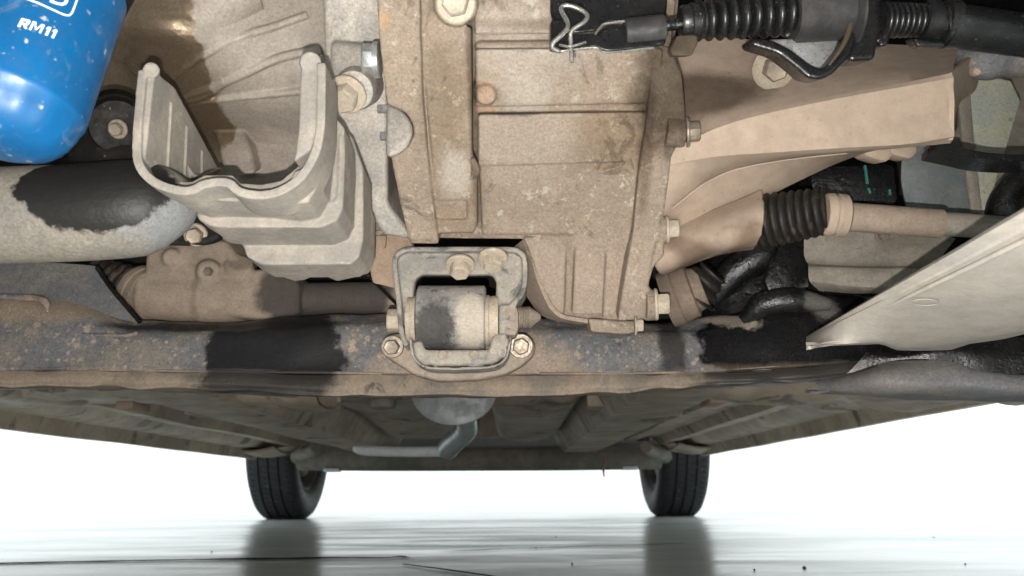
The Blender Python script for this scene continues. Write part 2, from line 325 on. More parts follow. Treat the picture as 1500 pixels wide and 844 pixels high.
def ribbon(mb, poly, d, depth, thick, inward=1, sub=1, vec=None):
    """a strip of sheet following a polyline, running back by depth"""
    P = [W(p[0], p[1], d+(p[2] if len(p) > 2 else 0)) for p in poly]
    if sub > 1: P = cr(P, sub)
    vec = Vector(vec) if vec else Vector((0, depth, 0)); n = len(P); v = []
    off = []
    for i in range(n):
        t = (P[min(i+1, n-1)]-P[max(i-1, 0)]); nn = t.cross(vec).normalized()*inward; off.append(nn*thick)
    for p, o in zip(P, off): v += [p, p+o, p+o+vec, p+vec]
    f = []
    for i in range(n-1):
        for k in range(4): f.append((4*i+k, 4*i+(k+1) % 4, 4*i+4+(k+1) % 4, 4*i+4+k))
    f += [(0, 1, 2, 3), (4*n-1, 4*n-2, 4*n-3, 4*n-4)]
    return mb.add(v, f)
def box(mb, c, s, bev=0., rot=None):
    bm = bmesh.new(); bmesh.ops.create_cube(bm, size=1)
    for v in bm.verts: v.co = Vector((v.co.x*s[0], v.co.y*s[1], v.co.z*s[2]))
    if bev: bmesh.ops.bevel(bm, geom=bm.edges[:], offset=bev, segments=2, profile=.5, affect='EDGES', clamp_overlap=True)
    if rot is not None: bmesh.ops.rotate(bm, verts=bm.verts[:], cent=(0, 0, 0), matrix=rot)
    bmesh.ops.translate(bm, verts=bm.verts[:], vec=c)
    return mb.bm(bm)

# hex bolts: unit size, across-corner radius 1, axis +Z, base at 0
def bolt_mesh(kind):
    mb = MB(); 
    fl = {'flange': 1.42, 'plain': 0, 'washer': 1.75}[kind]; z0 = 0
    if fl:
        h = .28 if kind == 'flange' else .18
        prof = [(0, fl), (h*.6, fl), (h, fl*.93), (h*1.05, .9)] if kind == 'flange' else [(0, fl), (h*.8, fl), (h, fl*.97)]
        lathe(mb, (0, 0, -.05), (0, 0, .95), prof, 28); z0 = h
    bm = bmesh.new(); H = .95
    rings = []
    for z, r in ((z0-.1, 1), (z0+H*.84, 1), (z0+H, .86)):
        rings.append([bm.verts.new((math.cos(R(60*k))*r, math.sin(R(60*k))*r, z)) for k in range(6)])
    for a, b in zip(rings, rings[1:]):
        for k in range(6): bm.faces.new((a[k], a[(k+1) % 6], b[(k+1) % 6], b[k]))
    bm.faces.new(rings[0][::-1])
    inner = [bm.verts.new((math.cos(R(60*k))*.6, math.sin(R(60*k))*.6, z0+H-.03)) for k in range(6)]
    for k in range(6): bm.faces.new((rings[-1][k], rings[-1][(k+1) % 6], inner[(k+1) % 6], inner[k]))
    bm.faces.new(inner)
    bmesh.ops.bevel(bm, geom=[e for e in bm.edges if abs(e.verts[0].co.z-e.verts[1].co.z) > .3], offset=.07, segments=2, profile=.5, affect='EDGES')
    mb.bm(bm); return mb
BM = {}
def bolt(parent, px, py, d, axis, rpx, kind='flange', mat='bolt', spin=0, name='bolt'):
    key = (kind, mat)
    if key not in BM:
        BM[key] = bolt_mesh(kind).mesh('bolt', 30); BM[key].materials.append(M[mat])
    o = bpy.data.objects.new(name, BM[key]); link(o, parent)
    z = Vector(axis).normalized(); q = z.to_track_quat('Z', 'Y')
    o.matrix_local = Matrix.LocRotScale(W(px, py, d), q @ Matrix.Rotation(R(spin), 3, 'Z').to_quaternion(), Vector((1, 1, 1))*rpx*mpp(d))
    if parent is CAR: o.matrix_parent_inverse = CARI
    return o
VIEW = Vector((0, -.93, -.36))          # roughly towards the viewer
def interp(xs, ys):
    def f(px, py):
        if py <= xs[0]: return ys[0]
        for a, b, c, d in zip(xs, xs[1:], ys, ys[1:]):
            if py <= b: return c+(d-c)*(py-a)/(b-a)
        return ys[-1]
    return f
def gridfn(pxs, pys, Dm):
    def f(px, py):
        def loc(a, x):
            x = max(a[0], min(a[-1], x))
            for i in range(len(a)-1):
                if x <= a[i+1]: return i, (x-a[i])/(a[i+1]-a[i])
        i, u = loc(pxs, px); j, v = loc(pys, py)
        return (Dm[j][i]*(1-u)+Dm[j][i+1]*u)*(1-v)+(Dm[j+1][i]*(1-u)+Dm[j+1][i+1]*u)*v
    return f
CAR['label'] = 'underside of a dusty car seen from below its front'; CAR['category'] = 'car'

# ================================================================== the floor
s = NT('wet_concrete')
n1 = s.noise(1.1, 8, .6, .5, (.6, 1.6, 1)); n2 = s.noise(7, 7, .65, .4, (.35, 1.5, 1)); n3 = s.noise(60, 4, .6)
col = s.mix(s.ramp(n1, .35, .65), (.74, .79, .785), (.65, .71, .705)); col = s.mix(s.math('MULTIPLY', s.ramp(n2, .4, .75), .5), col, (.48, .53, .53))
s.set(s.b.inputs['Base Color'], col)
s.set(s.b.inputs['Roughness'], s.ramp(s.math('ADD', s.math('MULTIPLY', n1, .6), s.math('MULTIPLY', n2, .4)), .36, .64, .13, .30))
s.b.inputs['Specular IOR Level'].default_value = .45; s.b.inputs['Specular Tint'].default_value = (.78, .97, .97, 1)
bp = s.n('ShaderNodeBump'); bp.inputs['Strength'].default_value = .12; bp.inputs['Distance'].default_value = .004
s.set(bp.inputs['Height'], s.math('ADD', n2, s.math('MULTIPLY', n3, .25))); s.set(s.b.inputs['Normal'], bp.outputs[0])
M['floor'] = s.m
mb = MB(); mb.add([(-60, -40, 0), (60, -40, 0), (60, 80, 0), (-60, 80, 0)], [(0, 1, 2, 3)])
FLOOR = mb.build('floor', 'floor', None, smooth=False); FLOOR['kind'] = 'structure'; FLOOR['label'] = 'wet grey concrete floor reflecting the rear wheels'
M['seam'] = grime('dark_wet_seam', (.035, .04, .042), (.05, .055, .055), .95, bump=0, spec=0)
def seam(line, wpx):
    P = cr([Zp(x, y, .0015) for x, y in line], 10); v = []; n = len(P)
    for i, p in enumerate(P):
        t = i/(n-1); k = math.sin(math.pi*min(1, t*1.0)) if wpx < 0 else 1
        w = abs(wpx)*(.6+.8*abs(mnoise.noise(p*9)))*min(1, (1-t)*8+.15)
        v += [p+Vector((0, -w/2, 0)), p+Vector((0, w/2, 0))]
    MB().add(v, [(2*i, 2*i+2, 2*i+3, 2*i+1) for i in range(n-1)]).build('floor_crack', 'seam', FLOOR, smooth=False)
seam([(-40, 826), (150, 822), (330, 819), (480, 817), (560, 817), (585, 815), (602, 817)], .034)
seam([(1000, 796), (860, 800), (720, 805), (640, 808)], .014)
seam([(590, 826), (680, 838), (760, 850)], .02)

# ================================================================== body shell and underbody (rear half of the view)
XC = -.11
half = [(.745, .40), (.742, .27), (.725, .222), (.712, .198), (.704, .198), (.695, .224), (.655, .230), (.625, .252), (.605, .238), (.575, .237), (.56, .258), (.52, .262), (.50, .247), (.465, .247), (.45, .263), (.40, .263), (.385, .240), (.370, .214), (.27, .213), (.255, .240), (.24, .268), (.17, .275), (.12, .36), (0, .38)]
sec = [(-x, z) for x, z in half]+half[-2::-1]
def pan(y0, y1, sec, n=40):
    mb = MB(); v = []; f = []; k = len(sec)
    for i in range(n+1):
        y = y0+(y1-y0)*i/n
        for (x, z) in sec:
            dz = .004*mnoise.noise(Vector((x*6, y*3, 0))) if abs(x) < .69 else .002*mnoise.noise(Vector((x*6, y*4, 3)))
            v.append((XC+x, y, z+dz+(.012*max(0, (1.0-y)/.3) if abs(x) < .69 else 0)))
    for i in range(n):
        for j in range(k-1): f.append((i*k+j, i*k+j+1, (i+1)*k+j+1, (i+1)*k+j))
    return mb.add(v, f)
o = pan(.80, 2.62, sec).build('floor_pan', 'body', CAR, 'grey green coated floor pan with rails', angle=30)
sm = o.modifiers.new('solid', 'SOLIDIFY'); sm.thickness = .004; sm.offset = 1
# body shell above: sides, roof line, nose and tail, so the car shades the floor as a car does
mb = MB()
for sx in (-1, 1):
    box(mb, (XC+sx*.755, 1.75, .62), (.02, 1.9, .46)); box(mb, (XC+sx*.755, .0, .66), (.02, .62, .4)); box(mb, (XC+sx*.755, 3.38, .62), (.02, .40, .44))
box(mb, (XC, 1.65, .86), (1.52, 4.0, .02))
box(mb, (XC, -.33, .48), (1.5, .03, .70)); box(mb, (XC, 3.62, .55), (1.5, .03, .55))  # unseen nose, hung low to block fill light coming in under the front
for sx in (-1, 1):
    box(mb, (XC+sx*.755, .5, .75), (.02, .5, .2)); box(mb, (XC+sx*.755, 3.0, .75), (.02, .5, .2))
mb.build('body_shell', 'skin', CAR, smooth=False)
for sx in (-1, 1):   # unseen inner arches beside the front wheels, added to block fill light
    mb = MB(); box(mb, (XC+sx*.575, .52, .56), (.012, .6, .5), .003); box(mb, (XC+sx*.67, .20, .45), (.18, .012, .5), .003); mb.build('arch_light_block', 'void', CAR)
mb = MB(); box(mb, (XC, .80, .53), (1.46, .02, .62)); mb.build('bulkhead', 'void', CAR, smooth=False)
# rear end: wheel-arch liners, tail floor
mb = MB(); box(mb, (XC, 3.1, .40), (1.0, 1.0, .02), .005); box(mb, (XC, 2.66, .33), (1.46, .06, .14), .01); mb.build('rear_floor', 'body', CAR)
# rounded flange ends where the sills run out in front of the rear wheels
for sx in (-1, 1):
    mb = MB(); x = XC+sx*.67
    sheet3(mb, [[(x-.07, 2.45, .225), (x, 2.45, .214), (x+.07, 2.45, .225)], [(x-.07, 2.62, .218), (x, 2.62, .206), (x+.07, 2.62, .214)], [(x-.07, 2.72, .25), (x, 2.73, .236), (x+.07, 2.72, .25)]], thick=.006)
    mb.build('sill_end', 'body', CAR)
# cross plates and reinforcements under the floor
for (a, b, z, zz, mat) in (((60, 575), (250, 592), .232, .02, 'body'), ((1010, 565), (1130, 585), .23, .02, 'body'), ((330, 590), (500, 602), .222, .02, 'body'), ((860, 596), (1000, 610), .224, .02, 'body')):
    P = [Zp(a[0], a[1], z), Zp(b[0], a[1], z), Zp(b[0], b[1], z), Zp(a[0], b[1], z)]
    mb = MB(); prism3(mb, P, (0, 0, .025), .004); mb.build('floor_brace', mat, CAR)
for (px, py, w) in ((195, 596, 26), (292, 604, 24), (1045, 588, 24), (985, 600, 22)):
    c = Zp(px, py, .218); mb = MB(); box(mb, c, (w*mpp(c.y), .06, .012), .003); mb.build('rail_clip', 'reddish', CAR)
# fuel tank, heat shield and pressings towards the rear
def lump(name, xs, ys, mat):
    G = []
    for (y, z, dz) in ys:
        G.append([(XC+x, y, z+(.045 if k in (0, 4) else (dz if k in (1, 3) else 0))) for k, x in enumerate(xs)])
    mb = MB(); sheet3(mb, G, nu=5, nv=6, thick=.004, wob=.003); return mb.build(name, mat, CAR, angle=60)
lump('fuel_tank', (.06, .08, .15, .22, .24), ((1.30, .30, 0), (1.38, .245, 0), (1.6, .232, .012), (1.9, .240, .002), (2.2, .228, .012), (2.42, .236, .01), (2.46, .30, 0)), 'body')
lump('heat_shield', (-.24, -.22, -.14, -.07, -.05), ((1.25, .30, 0), (1.32, .255, 0), (1.6, .246, .01), (1.75, .258, 0), (2.1, .236, .008), (2.35, .245, 0), (2.4, .30, 0)), 'body')
for sx in (-1, 1):
    lump('jacking_plate', tuple(sx*x for x in (.53, .55, .60, .645, .66)), ((.90, .26, 0), (.95, .225, 0), (1.1, .219, .003), (1.25, .226, 0), (1.3, .26, 0)), 'body')
    mb = MB(); tube(mb, [(XC+sx*.41, .85, .243), (XC+sx*.43, 1.3, .240), (XC+sx*.41, 1.8, .242), (XC+sx*.42, 2.55, .24)], .006, 10, 6); mb.build('brake_line', 'bodydk', CAR)
for (y, z) in ((.93, .205), (1.13, .214)):
    for sx in (-1, 1):
        mb = MB(); G = []
        for yy, dz in ((y-.07, .03), (y-.05, .004), (y, 0), (y+.05, .005), (y+.07, .03)):
            G.append([(XC+x, yy+.03*math.sin(x*7+y*9), z+dz+.012*math.sin(x*9+y*5)) for x in [sx*q for q in (.15, .25, .35, .45, .55)]])
        sheet3(mb, G, nu=5, nv=3, thick=.003, wob=.006); mb.build('cross_brace', 'body', CAR, angle=60)
for (px, py, r_) in ((905, 600, .02), (880, 622, .018), (560, 600, .022), (420, 598, .016)):
    mb = MB(); c = Zp(px, py, .225); lathe(mb, c, c+Vector((0, 0, .03)), [(0, r_*.5), (.1, r_), (.5, r_), (.6, r_*1.5), (1, r_*1.6)], 20); mb.build('drain_plug', 'bodydk', CAR)

# exhaust: muffler, bent pipe
mb = MB(); c = W(665, 572, 1.25); r = 61*mpp(1.25)
lathe(mb, c+Vector((0, -.008, 0)), c+Vector((0, .40, 0)), [(0, r*.2), (.004, r*.75), (.008, r*.95), (.010, r*1.03), (.03, r*1.03), (.035, r*.97), (.96, r*.95), (1, r*.6)], 48)
mb.v = [(x, y, c.z+(z-c.z)*.80+.16*max(0, y-c.y-.01)) for x, y, z in mb.v]
mb.build('muffler', 'exhdk', CAR, 'grey steel muffler hanging under the tunnel', angle=25)
mb = MB(); tube(mb, [W(682, 600, 1.5), W(684, 618, 1.52), W(682, 632, 1.55), W(660, 652, 1.60), W(655, 660, 1.62)], [.019, .019, .020, .021, .020], 24, 8); mb.build('exhaust_elbow', 'exh', CAR)
mb = MB(); tube(mb, [W(662, 661, 1.66), W(600, 662, 1.68), W(535, 660, 1.70), W(519, 657, 1.71)], [.0105, .0105, .0105, .006], 18); mb.build('exhaust_pipe', 'pipelt', CAR)

# rear torsion beam and trailing arms
mb = MB(); tube(mb, [W(440, 668, 2.76), W(560, 672, 2.74), W(700, 673, 2.73), W(840, 671, 2.74), W(965, 666, 2.76)], [.048, .041, .038, .041, .048], 20, 8)
mb.build('rear_axle_beam', 'bodydk', CAR, 'dark rear torsion beam between the wheels')
for sx, px in ((-1, 452), (1, 958)):
    mb = MB(); tube(mb, [W(px-sx*12, 655, 2.5), W(px, 662, 2.62), W(px+sx*16, 668, 2.80), W(px+sx*10, 690, 2.98)], [.018, .021, .024, .022], 18); mb.build('trailing_arm', 'bodydk', CAR)
for px, py in ((487, 689), (922, 686)):
    mb = MB(); c = W(px, py, 2.74); box(mb, c, (.05, .05, .012), .003); mb.build('spring_tab', 'pipelt', CAR)

# rear wheels
def wheel(cx, cy, sx):
    rt_, w = .291, .0875
    prof = []   # (x, r) tyre cross-section from inner bead over tread to outer bead
    L = [(-.060, .188), (-.076, .205), (-.087, .235), (-.086, .262), (-.078, .279), (-.066, .2885), (-.050, .2905)]
    gro = []
    for g in (-.034, 0, .034): gro += [(g-.0045, .291), (g-.0035, .284), (g+.0035, .284), (g+.0045, .291)]
    prof = L+gro+[(-x, r) for x, r in L[::-1]]
    tw = bpy.data.objects.new('wheel', None); tw.location = (cx, cy, .289); COL.objects.link(tw); tw.parent = CAR; tw.matrix_parent_inverse = CARI
    def spin(prof, n, close=False):
        v = []; f = []; k = len(prof)
        for i in range(n):
            a = 2*math.pi*i/n
            for (x, r) in prof: v.append((x*sx, math.cos(a)*r, math.sin(a)*r))
        for i in range(n):
            j = (i+1) % n
            for q in range(k-1): f.append((i*k+q, i*k+q+1, j*k+q+1, j*k+q))
            if close: f.append((i*k+k-1, i*k, j*k, j*k+k-1))
        return MB().add(v, f)
    for nm, mb, mt in (('tyre', spin(prof, 96, True), 'tyre'), ('rim', spin([(-.066, .190), (-.070, .183), (-.062, .176), (-.02, .165), (.03, .158), (.035, .10), (.03, .04), (.03, .0)], 64), 'rim'), ('brake_drum', spin([(.025, .115), (-.02, .115), (-.03, .108), (-.035, .05), (-.07, .04), (-.075, 0)], 40), 'bodydk')):
        me = mb.mesh(nm); me.materials.append(M[mt]); o = bpy.data.objects.new(nm, me); COL.objects.link(o); o.parent = tw
    tw['label'] = ('rear' if cy > 2 else 'front')+(' wheel on the left with ribbed tyre' if cx < 0 else ' wheel on the right with ribbed tyre')
    # tread sipes
    mb = MB()
    for i in range(84):
        for (x, ph) in ((-.056, 0), (-.017, .5), (.017, .2), (.056, .7)):
            a = 2*math.pi*(i+ph)/84; rr = .2906 if abs(x) < .05 else .2893
            c = Vector((x*sx, math.cos(a)*rr, math.sin(a)*rr)); 
            rot = Matrix.Rotation(a, 3, 'X') @ Matrix.Rotation(R(25*(1 if x > 0 else -1)), 3, 'Y')
            mm = MB(); box(mm, (0, 0, 0), (.020, .0025, .0035)); 
            t_ = Vector((0, -math.sin(a), math.cos(a))); n_ = Vector((0, math.cos(a), math.sin(a))); x_ = Vector((1, 0, 0))
            v = []
            for p in mm.v: v.append(c+x_*p[0]+t_*(p[1]+p[0]*.3)+n_*p[2]*.5)
            mb.add(v, mm.f)
    me = mb.mesh('tread_sipe', smooth=False); me.materials.append(M['void']); o = bpy.data.objects.new('tread_sipe', me); o['kind'] = 'stuff'; COL.objects.link(o); o.parent = tw
wheel(XC-.728+.012, 3.07, -1); wheel(XC+.728-.034, 3.07, 1); wheel(XC-.722, .53, -1); wheel(XC+.722, .53, 1)

# ================================================================== subframe crossmember
cols = [-400, 60, 190, 330, 480, 620, 760, 880, 980, 1060, 1140, 1220, 1290, 1330]
top = [428, 432, 468, 472, 462, 462, 466, 470, 474, 462, 440, 432, 440, 470]
bul = [0, 0, 0, 0, 0, 0, 0, 0, 0, -.004, -.012, -.014, -.004, .03]
def rowp(ys, d): return [(x, y, d+b) for x, y, b in zip(cols, ys, bul)]
G = [rowp([t+2 for t in top], .70), rowp([t for t in top], .665), rowp([t+10 for t in top], .648), rowp([t*.5+256 for t in top], .637), rowp([534, 530, 531, 533, 535, 536, 537, 536, 535, 533, 528, 522, 512, 500], .631), rowp([545, 540, 541, 543, 545, 546, 547, 546, 545, 543, 538, 532, 520, 506], .630), rowp([551, 547, 548, 550, 551, 552, 552, 551, 550, 548, 543, 537, 524, 509], .637)]
mb = MB(); sheet(mb, G, nu=8, nv=5, thick=.004, wob=.0028)
SUB = mb.build('subframe', 'frame', CAR, 'grey speckled crossmember beam with black stretches', angle=60)
G = [rowp([549, 544, 545, 547, 549, 550, 550, 549, 548, 546, 541, 535, 522, 508], .630), rowp([557, 553, 554, 557, 560, 561, 561, 559, 556, 553, 549, 543, 529, 512], .6275), rowp([565, 562, 564, 568, 573, 575, 575, 571, 566, 561, 557, 550, 534, 515], .629), rowp([569, 567, 571, 576, 579, 581, 581, 577, 571, 566, 561, 554, 537, 517], .648), rowp([568, 568, 571, 576, 580, 582, 582, 578, 572, 567, 562, 555, 538, 518], .80)]
mb = MB(); sheet(mb, G, nu=8, nv=4, thick=.003, wob=.003); mb.build('lower_flange', 'lip', SUB, angle=60)
# ridge ends, slots and lumps on the crossmember
mb = MB(); tube(mb, [W(-60, 434, .655), W(40, 436, .648), W(66, 442, .642), W(70, 458, .64)], [.0028, .0028, .003, .001], 12); tube(mb, [W(120, 490, .632), W(180, 492, .632), W(202, 488, .632)], [.001, .0016, .002], 10); mb.build('pressed_ridge', 'frame', SUB)
mb = MB()
tube(mb, [W(100, 541, .632), W(300, 544, .630), W(480, 546, .629), W(560, 547, .629)], .0012, 10); tube(mb, [W(790, 547, .63), W(900, 547, .63), W(1020, 545, .63)], .0012, 10); mb.build('weld_seam', 'lip', SUB)
# left grey plate in front of the rack
mb = MB(); sheet(mb, [[(-80, 380, .66), (60, 384, .66), (140, 390, .66)], [(-80, 410, .655), (60, 412, .655), (165, 425, .655)], [(-80, 445, .65), (70, 446, .65), (205, 474, .65)]], nu=6, nv=6, wob=.002)
mb.build('side_plate', 'arm', SUB, angle=60)
mb = MB(); tube(mb, [W(142, 392, .65), W(165, 425, .648), W(205, 472, .645)], .0018, 10); mb.build('plate_edge', 'black', SUB)

# ================================================================== steering rack behind
RACK = MB(); D7 = .70
lathe(RACK, W(212, 436, D7), W(445, 440, D7), [(0, .024), (.03, .025), (.05, .023), (.35, .023), (.4, .026), (.62, .026), (.66, .023), (.95, .022), (1, .020)], 36)
prism(RACK, [(212, 368), (225, 360), (330, 352), (345, 372), (352, 400), (340, 425), (222, 420), (210, 405)], .70, (0, .05, .02), -.02, .004)
prism(RACK, [(318, 395), (400, 392), (440, 412), (438, 460), (380, 468), (330, 462)], .70, (0, .05, .0), -.022, .005)
lathe(RACK, W(306, 398, .672), W(306, 398, .70), [(0, .0085), (.1, .0105), (1, .012)], 20)
lathe(RACK, W(252, 378, .675), W(252, 378, .70), [(0, .007), (.1, .0085), (1, .009)], 20)
lathe(RACK, W(350, 385, .68), W(350, 420, .70), [(0, .012), (1, .018)], 20)
rk = RACK.cast('steering_rack', 'rack', CAR, 'tan dusty steering rack housing', voxel=.0016, it=6)
mb = MB(); lathe(mb, W(440, 440, .70), W(600, 438, .70), [(0, .0165), (.05, .0175), (.06, .0155), (1, .0155)], 28); mb.build('rack_tube', 'rack', rk)
mb = MB(); bellows(mb, W(140, 398, .71), W(214, 434, .705), .014, .025, 6, .005); mb.build('rack_bellows', 'dustrub', rk)
mb = MB(); lathe(mb, W(206, 431, .705), W(222, 437, .70), [(0, .0265), (.2, .027), (.5, .0265), (.55, .0255), (1, .0255)], 32); mb.build('bellows_clamp', 'rack', rk)
bolt(rk, 306, 398, .672, (-.1, -1, -.3), 7, 'plain', 'boltbr')
mb = MB(); tube(mb, [W(530, 395, .66), W(560, 425, .655), W(585, 450, .65)], .0012, 8); mb.build('bleed_wire', 'black', CAR)

# ================================================================== gearbox
DG = interp([-60, 0, 160, 250, 345, 480, 520], [.425, .44, .498, .535, .570, .595, .60])
V0 = (0, .06, .05)
g = MB()
prism(g, [(600, -60), (1000, -60), (985, 120), (975, 210), (965, 300), (955, 385), (945, 470), (850, 474), (815, 462), (785, 405), (768, 352), (610, 350), (600, 200)], DG, (0, .07, .07), .012, .002)
T, B = .006, -.003     # panels lean out towards their lower edge
for poly, off, be in (
    ([(695, -60, T), (975, -60, T), (968, 49, B), (695, 51, B)], .001, .0022),
    ([(696, 60, .004), (970, 58, .004), (970, 74, .001), (696, 76, .001)], .006, .003),
    ([(696, 72, .0), (972, 70, .0), (972, 152, -.001), (696, 158, -.001)], .003, .002),
    ([(700, 168, .0), (976, 164, .0), (972, 236, B), (700, 245, B)], .000, .0015),
    ([(700, 236, .003), (972, 232, .003), (966, 262, .004), (702, 268, .004)], .001, .003),
    ([(703, 262, .002), (966, 256, .002), (955, 345, -.001), (706, 346, -.001)], .003, .002),
    ([(730, 286, .001), (936, 272, .001), (930, 304, 0), (730, 314, 0)], .0025, .0015),
    ([(733, 317, .001), (930, 309, .001), (926, 342, 0), (733, 343, 0)], .0012, .001),
    ([(766, 348), (831, 348), (827, 462), (814, 464), (792, 418), (776, 372)], .007, .002),
    ([(843, 352), (886, 352), (881, 462), (838, 462)], .004, .0015),
    ([(889, 350), (940, 350), (922, 468), (883, 470)], -.001, .002),
    ):
    prism(g, poly, DG, (0, .03, .02), off, be)
prism(g, [(862, 466), (912, 470), (945, 470), (944, 484), (915, 490), (866, 486)], .585, (0, .03, .005), 0, .0015)
# soft bosses
lathe(g, W(712, 140, .488), W(712, 120, .515), [(0, .006), (.2, .009), (1, .012)], 20)
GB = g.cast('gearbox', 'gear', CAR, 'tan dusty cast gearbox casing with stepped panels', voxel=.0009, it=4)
# joint flange (left) : two faces
g = MB()
prism(g, [(548, -60), (614, -60), (616, 60), (619, 140), (626, 220), (634, 290), (643, 358), (600, 358), (586, 300), (574, 240), (572, 230), (596, 218), (606, 198), (604, 180), (594, 166), (574, 156), (566, 155), (560, 100), (555, 60)], DG, (0, .045, .03), -.012, .002)
g2 = MB()
prism(g, [(614, -60), (638, -60), (640, 0), (646, 18), (656, 30), (672, 36), (690, 40), (691, 120), (692, 225), (699, 240), (700, 328), (694, 342), (641, 344), (634, 290), (626, 220), (619, 140), (616, 60)], DG, (0, .045, .03), -.006, .0015)
# rim round the rectangular recess at the flange foot
prism(g, [(640, 322), (698, 322), (698, 334), (692, 341), (642, 342)], DG, (0, .02, .01), -.010, .001)
prism(g, [(684, 236), (699, 241), (699, 330), (684, 330)], DG, (0, .02, .01), -.009, .001)
prism(g, [(628, 232), (690, 232), (690, 294), (634, 296)], DG, (0, .02, .01), -.0095, .003)
tube(g, [W(692, 232, DG(0, 232)-.014), W(697, 250, DG(0, 250)-.012), W(690, 262, DG(0, 262)-.010)], [.002, .003, .001], 10)
lathe(g, W(668, 6, DG(0, 6)-.012), W(668, 0, DG(0, 6)+.03), [(0, .0125), (.06, .0135), (1, .0145)], 28)
dm = MB(); prism(dm, [(566, 152), (580, 156), (594, 166), (604, 182), (604, 200), (596, 216), (580, 228), (564, 230)], .507, (0, .03, .01), 0, .004, 4); dm.build('notch_boss', 'plate', GB)
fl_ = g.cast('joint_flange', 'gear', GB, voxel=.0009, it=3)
bolt(fl_, 668, 6, DG(0, 6)-.013, (0, -.9, -.42), 23, 'flange', 'bolt', 12)
# right flange with bolt bosses
DR = interp([-60, 60, 195, 345, 480], [.44, .468, .505, .55, .578])
g = MB()
prism(g, [(952, 60), (985, 70), (1000, 110), (1004, 150), (1006, 205), (992, 216), (984, 240), (975, 300), (972, 330), (974, 375), (958, 392), (950, 420), (958, 430), (956, 468), (905, 472), (913, 420), (928, 340), (936, 255), (948, 170), (952, 120)], DR, (0, .05, .03), 0, .002)
lathe(g, W(975, 192, .508), W(1004, 194, .508), [(0, .0105), (.9, .0105), (1, .0098)], 24)
lathe(g, W(945, 447, .575), W(962, 447, .575), [(0, .0115), (1, .011)], 24)
lathe(g, W(955, 338, .555), W(978, 336, .555), [(0, .0105), (1, .0100)], 24)
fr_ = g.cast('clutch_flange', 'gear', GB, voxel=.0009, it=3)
bolt(fr_, 1006, 194, .503, (1, -.15, 0), 17, 'flange', 'boltbr', 10)
bolt(fr_, 977, 336, .55, (1, -.15, 0), 15, 'flange', 'bolt', 10)
bolt(fr_, 960, 446, .57, (1, -.15, 0), 17, 'flange', 'bolt', 10)
bolt(GB, 930, 477, .575, (1, -.05, 0), 10, 'flange', 'bolt', 10)
# lower left web of the gearbox
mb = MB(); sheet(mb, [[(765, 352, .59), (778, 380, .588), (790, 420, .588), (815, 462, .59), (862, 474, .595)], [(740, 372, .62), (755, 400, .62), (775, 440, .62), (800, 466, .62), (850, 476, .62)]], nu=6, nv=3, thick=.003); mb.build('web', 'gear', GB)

# ================================================================== bell housing plate, bolts (between bracket and flange)
mb = MB()
prism(mb, [(470, -60), (566, -60), (568, 300), (600, 340), (602, 352), (560, 345), (535, 305), (515, 250), (500, 190), (478, 170)], interp([-60, 0, 345], [.46, .475, .57]), (0, .04, .03), 0, .003)
prism(mb, [(482, 60), (545, 66), (552, 100), (548, 130), (482, 130)], .492, (0, .03, .02), -.008, .004)
BH = mb.cast('bell_housing', 'plate', CAR, 'silver grey dusty bell housing plate', voxel=.0012, it=5)
lathe_ = MB(); lathe(lathe_, W(518, 133, .482), W(530, 122, .51), [(0, .0125), (.1, .0135), (.2, .0140), (1, .016)], 28); lathe_.build('bolt_boss', 'plate', BH)
bolt(BH, 508, 138, .480, (-.15, -.6, -.8), 23, 'flange', 'bolt', 5)
bolt(BH, 551, 87, .462, (-1, -.12, -.05), 25, 'plain', 'zinc', 0)
mb = MB(); lathe(mb, W(548, 88, .462), W(556, 88, .462), [(0, .0112), (1, .0112)], 24); mb.build('washer', 'zinc', BH)
for (x, y) in ((562, 159), (566, 199)):
    mb = MB(); prism(mb, [(x-10, y-6), (x+10, y-6), (x+10, y+7), (x-10, y+7)], interp([0, 345], [.475, .57]), (0, .01, .004), -.003, .001); mb.build('plug', 'arm', BH)
mb = MB(); prism(mb, [(538, 300), (575, 302), (596, 345), (606, 362), (606, 430), (545, 415), (538, 380)], .60, (0, .01, .004), 0, .002); LP = mb.build('lower_cover_plate', 'reddish', BH)
bolt(LP, 553, 328, .592, (-.1, -.9, -.3), 13, 'flange', 'boltbr', 8); 
for (x, y) in ((580, 314), (584, 330)):
    mb = MB(); prism(mb, [(x-5, y-6), (x+8, y-6), (x+8, y+6), (x-5, y+6)], .588, (0, .006, .004), 0, .001); mb.build('lug', 'bolt', LP)
mb = MB(); prism(mb, [(548, 345), (566, 345), (564, 365), (550, 365)], .595, (0, .01, .004), 0, .001); mb.build('lug', 'reddish', LP)

# ================================================================== engine block behind the bracket
BX = [140, 240, 330, 420, 500]; BY = [-60, 30, 90, 150, 210, 290]
BD = [[.455, .465, .485, .495, .50], [.475, .458, .475, .495, .50], [.505, .485, .490, .505, .51], [.535, .52, .525, .53, .53], [.58, .57, .575, .572, .56], [.64, .62, .61, .60, .60]]
BF = gridfn(BX, BY, BD)
g = MB(); sheet(g, [[(x, y, BD[j][i]) for i, x in enumerate(BX)] for j, y in enumerate(BY)], nu=8, nv=6, thick=.008)
for line, r in (([(252, 116), (300, 80), (350, 55), (398, 40), (450, 22)], .0022), ([(262, 146), (310, 128), (360, 107), (410, 85), (470, 72)], .0026), ([(268, 154), (340, 144), (400, 138), (480, 130)], .0022), ([(262, 150), (300, 140), (330, 118)], .0025)):
    tube(g, [W(x, y, BF(x, y)-.0022) for x, y in line], [r*.8]+[r*1.15]*(len(line)-2)+[r*1.3], 12)
tube(g, [W(205, 95, .505), W(250, 48, .482), W(305, 18, .478), W(360, -20, .48)], [.012, .018, .018, .018], 24)
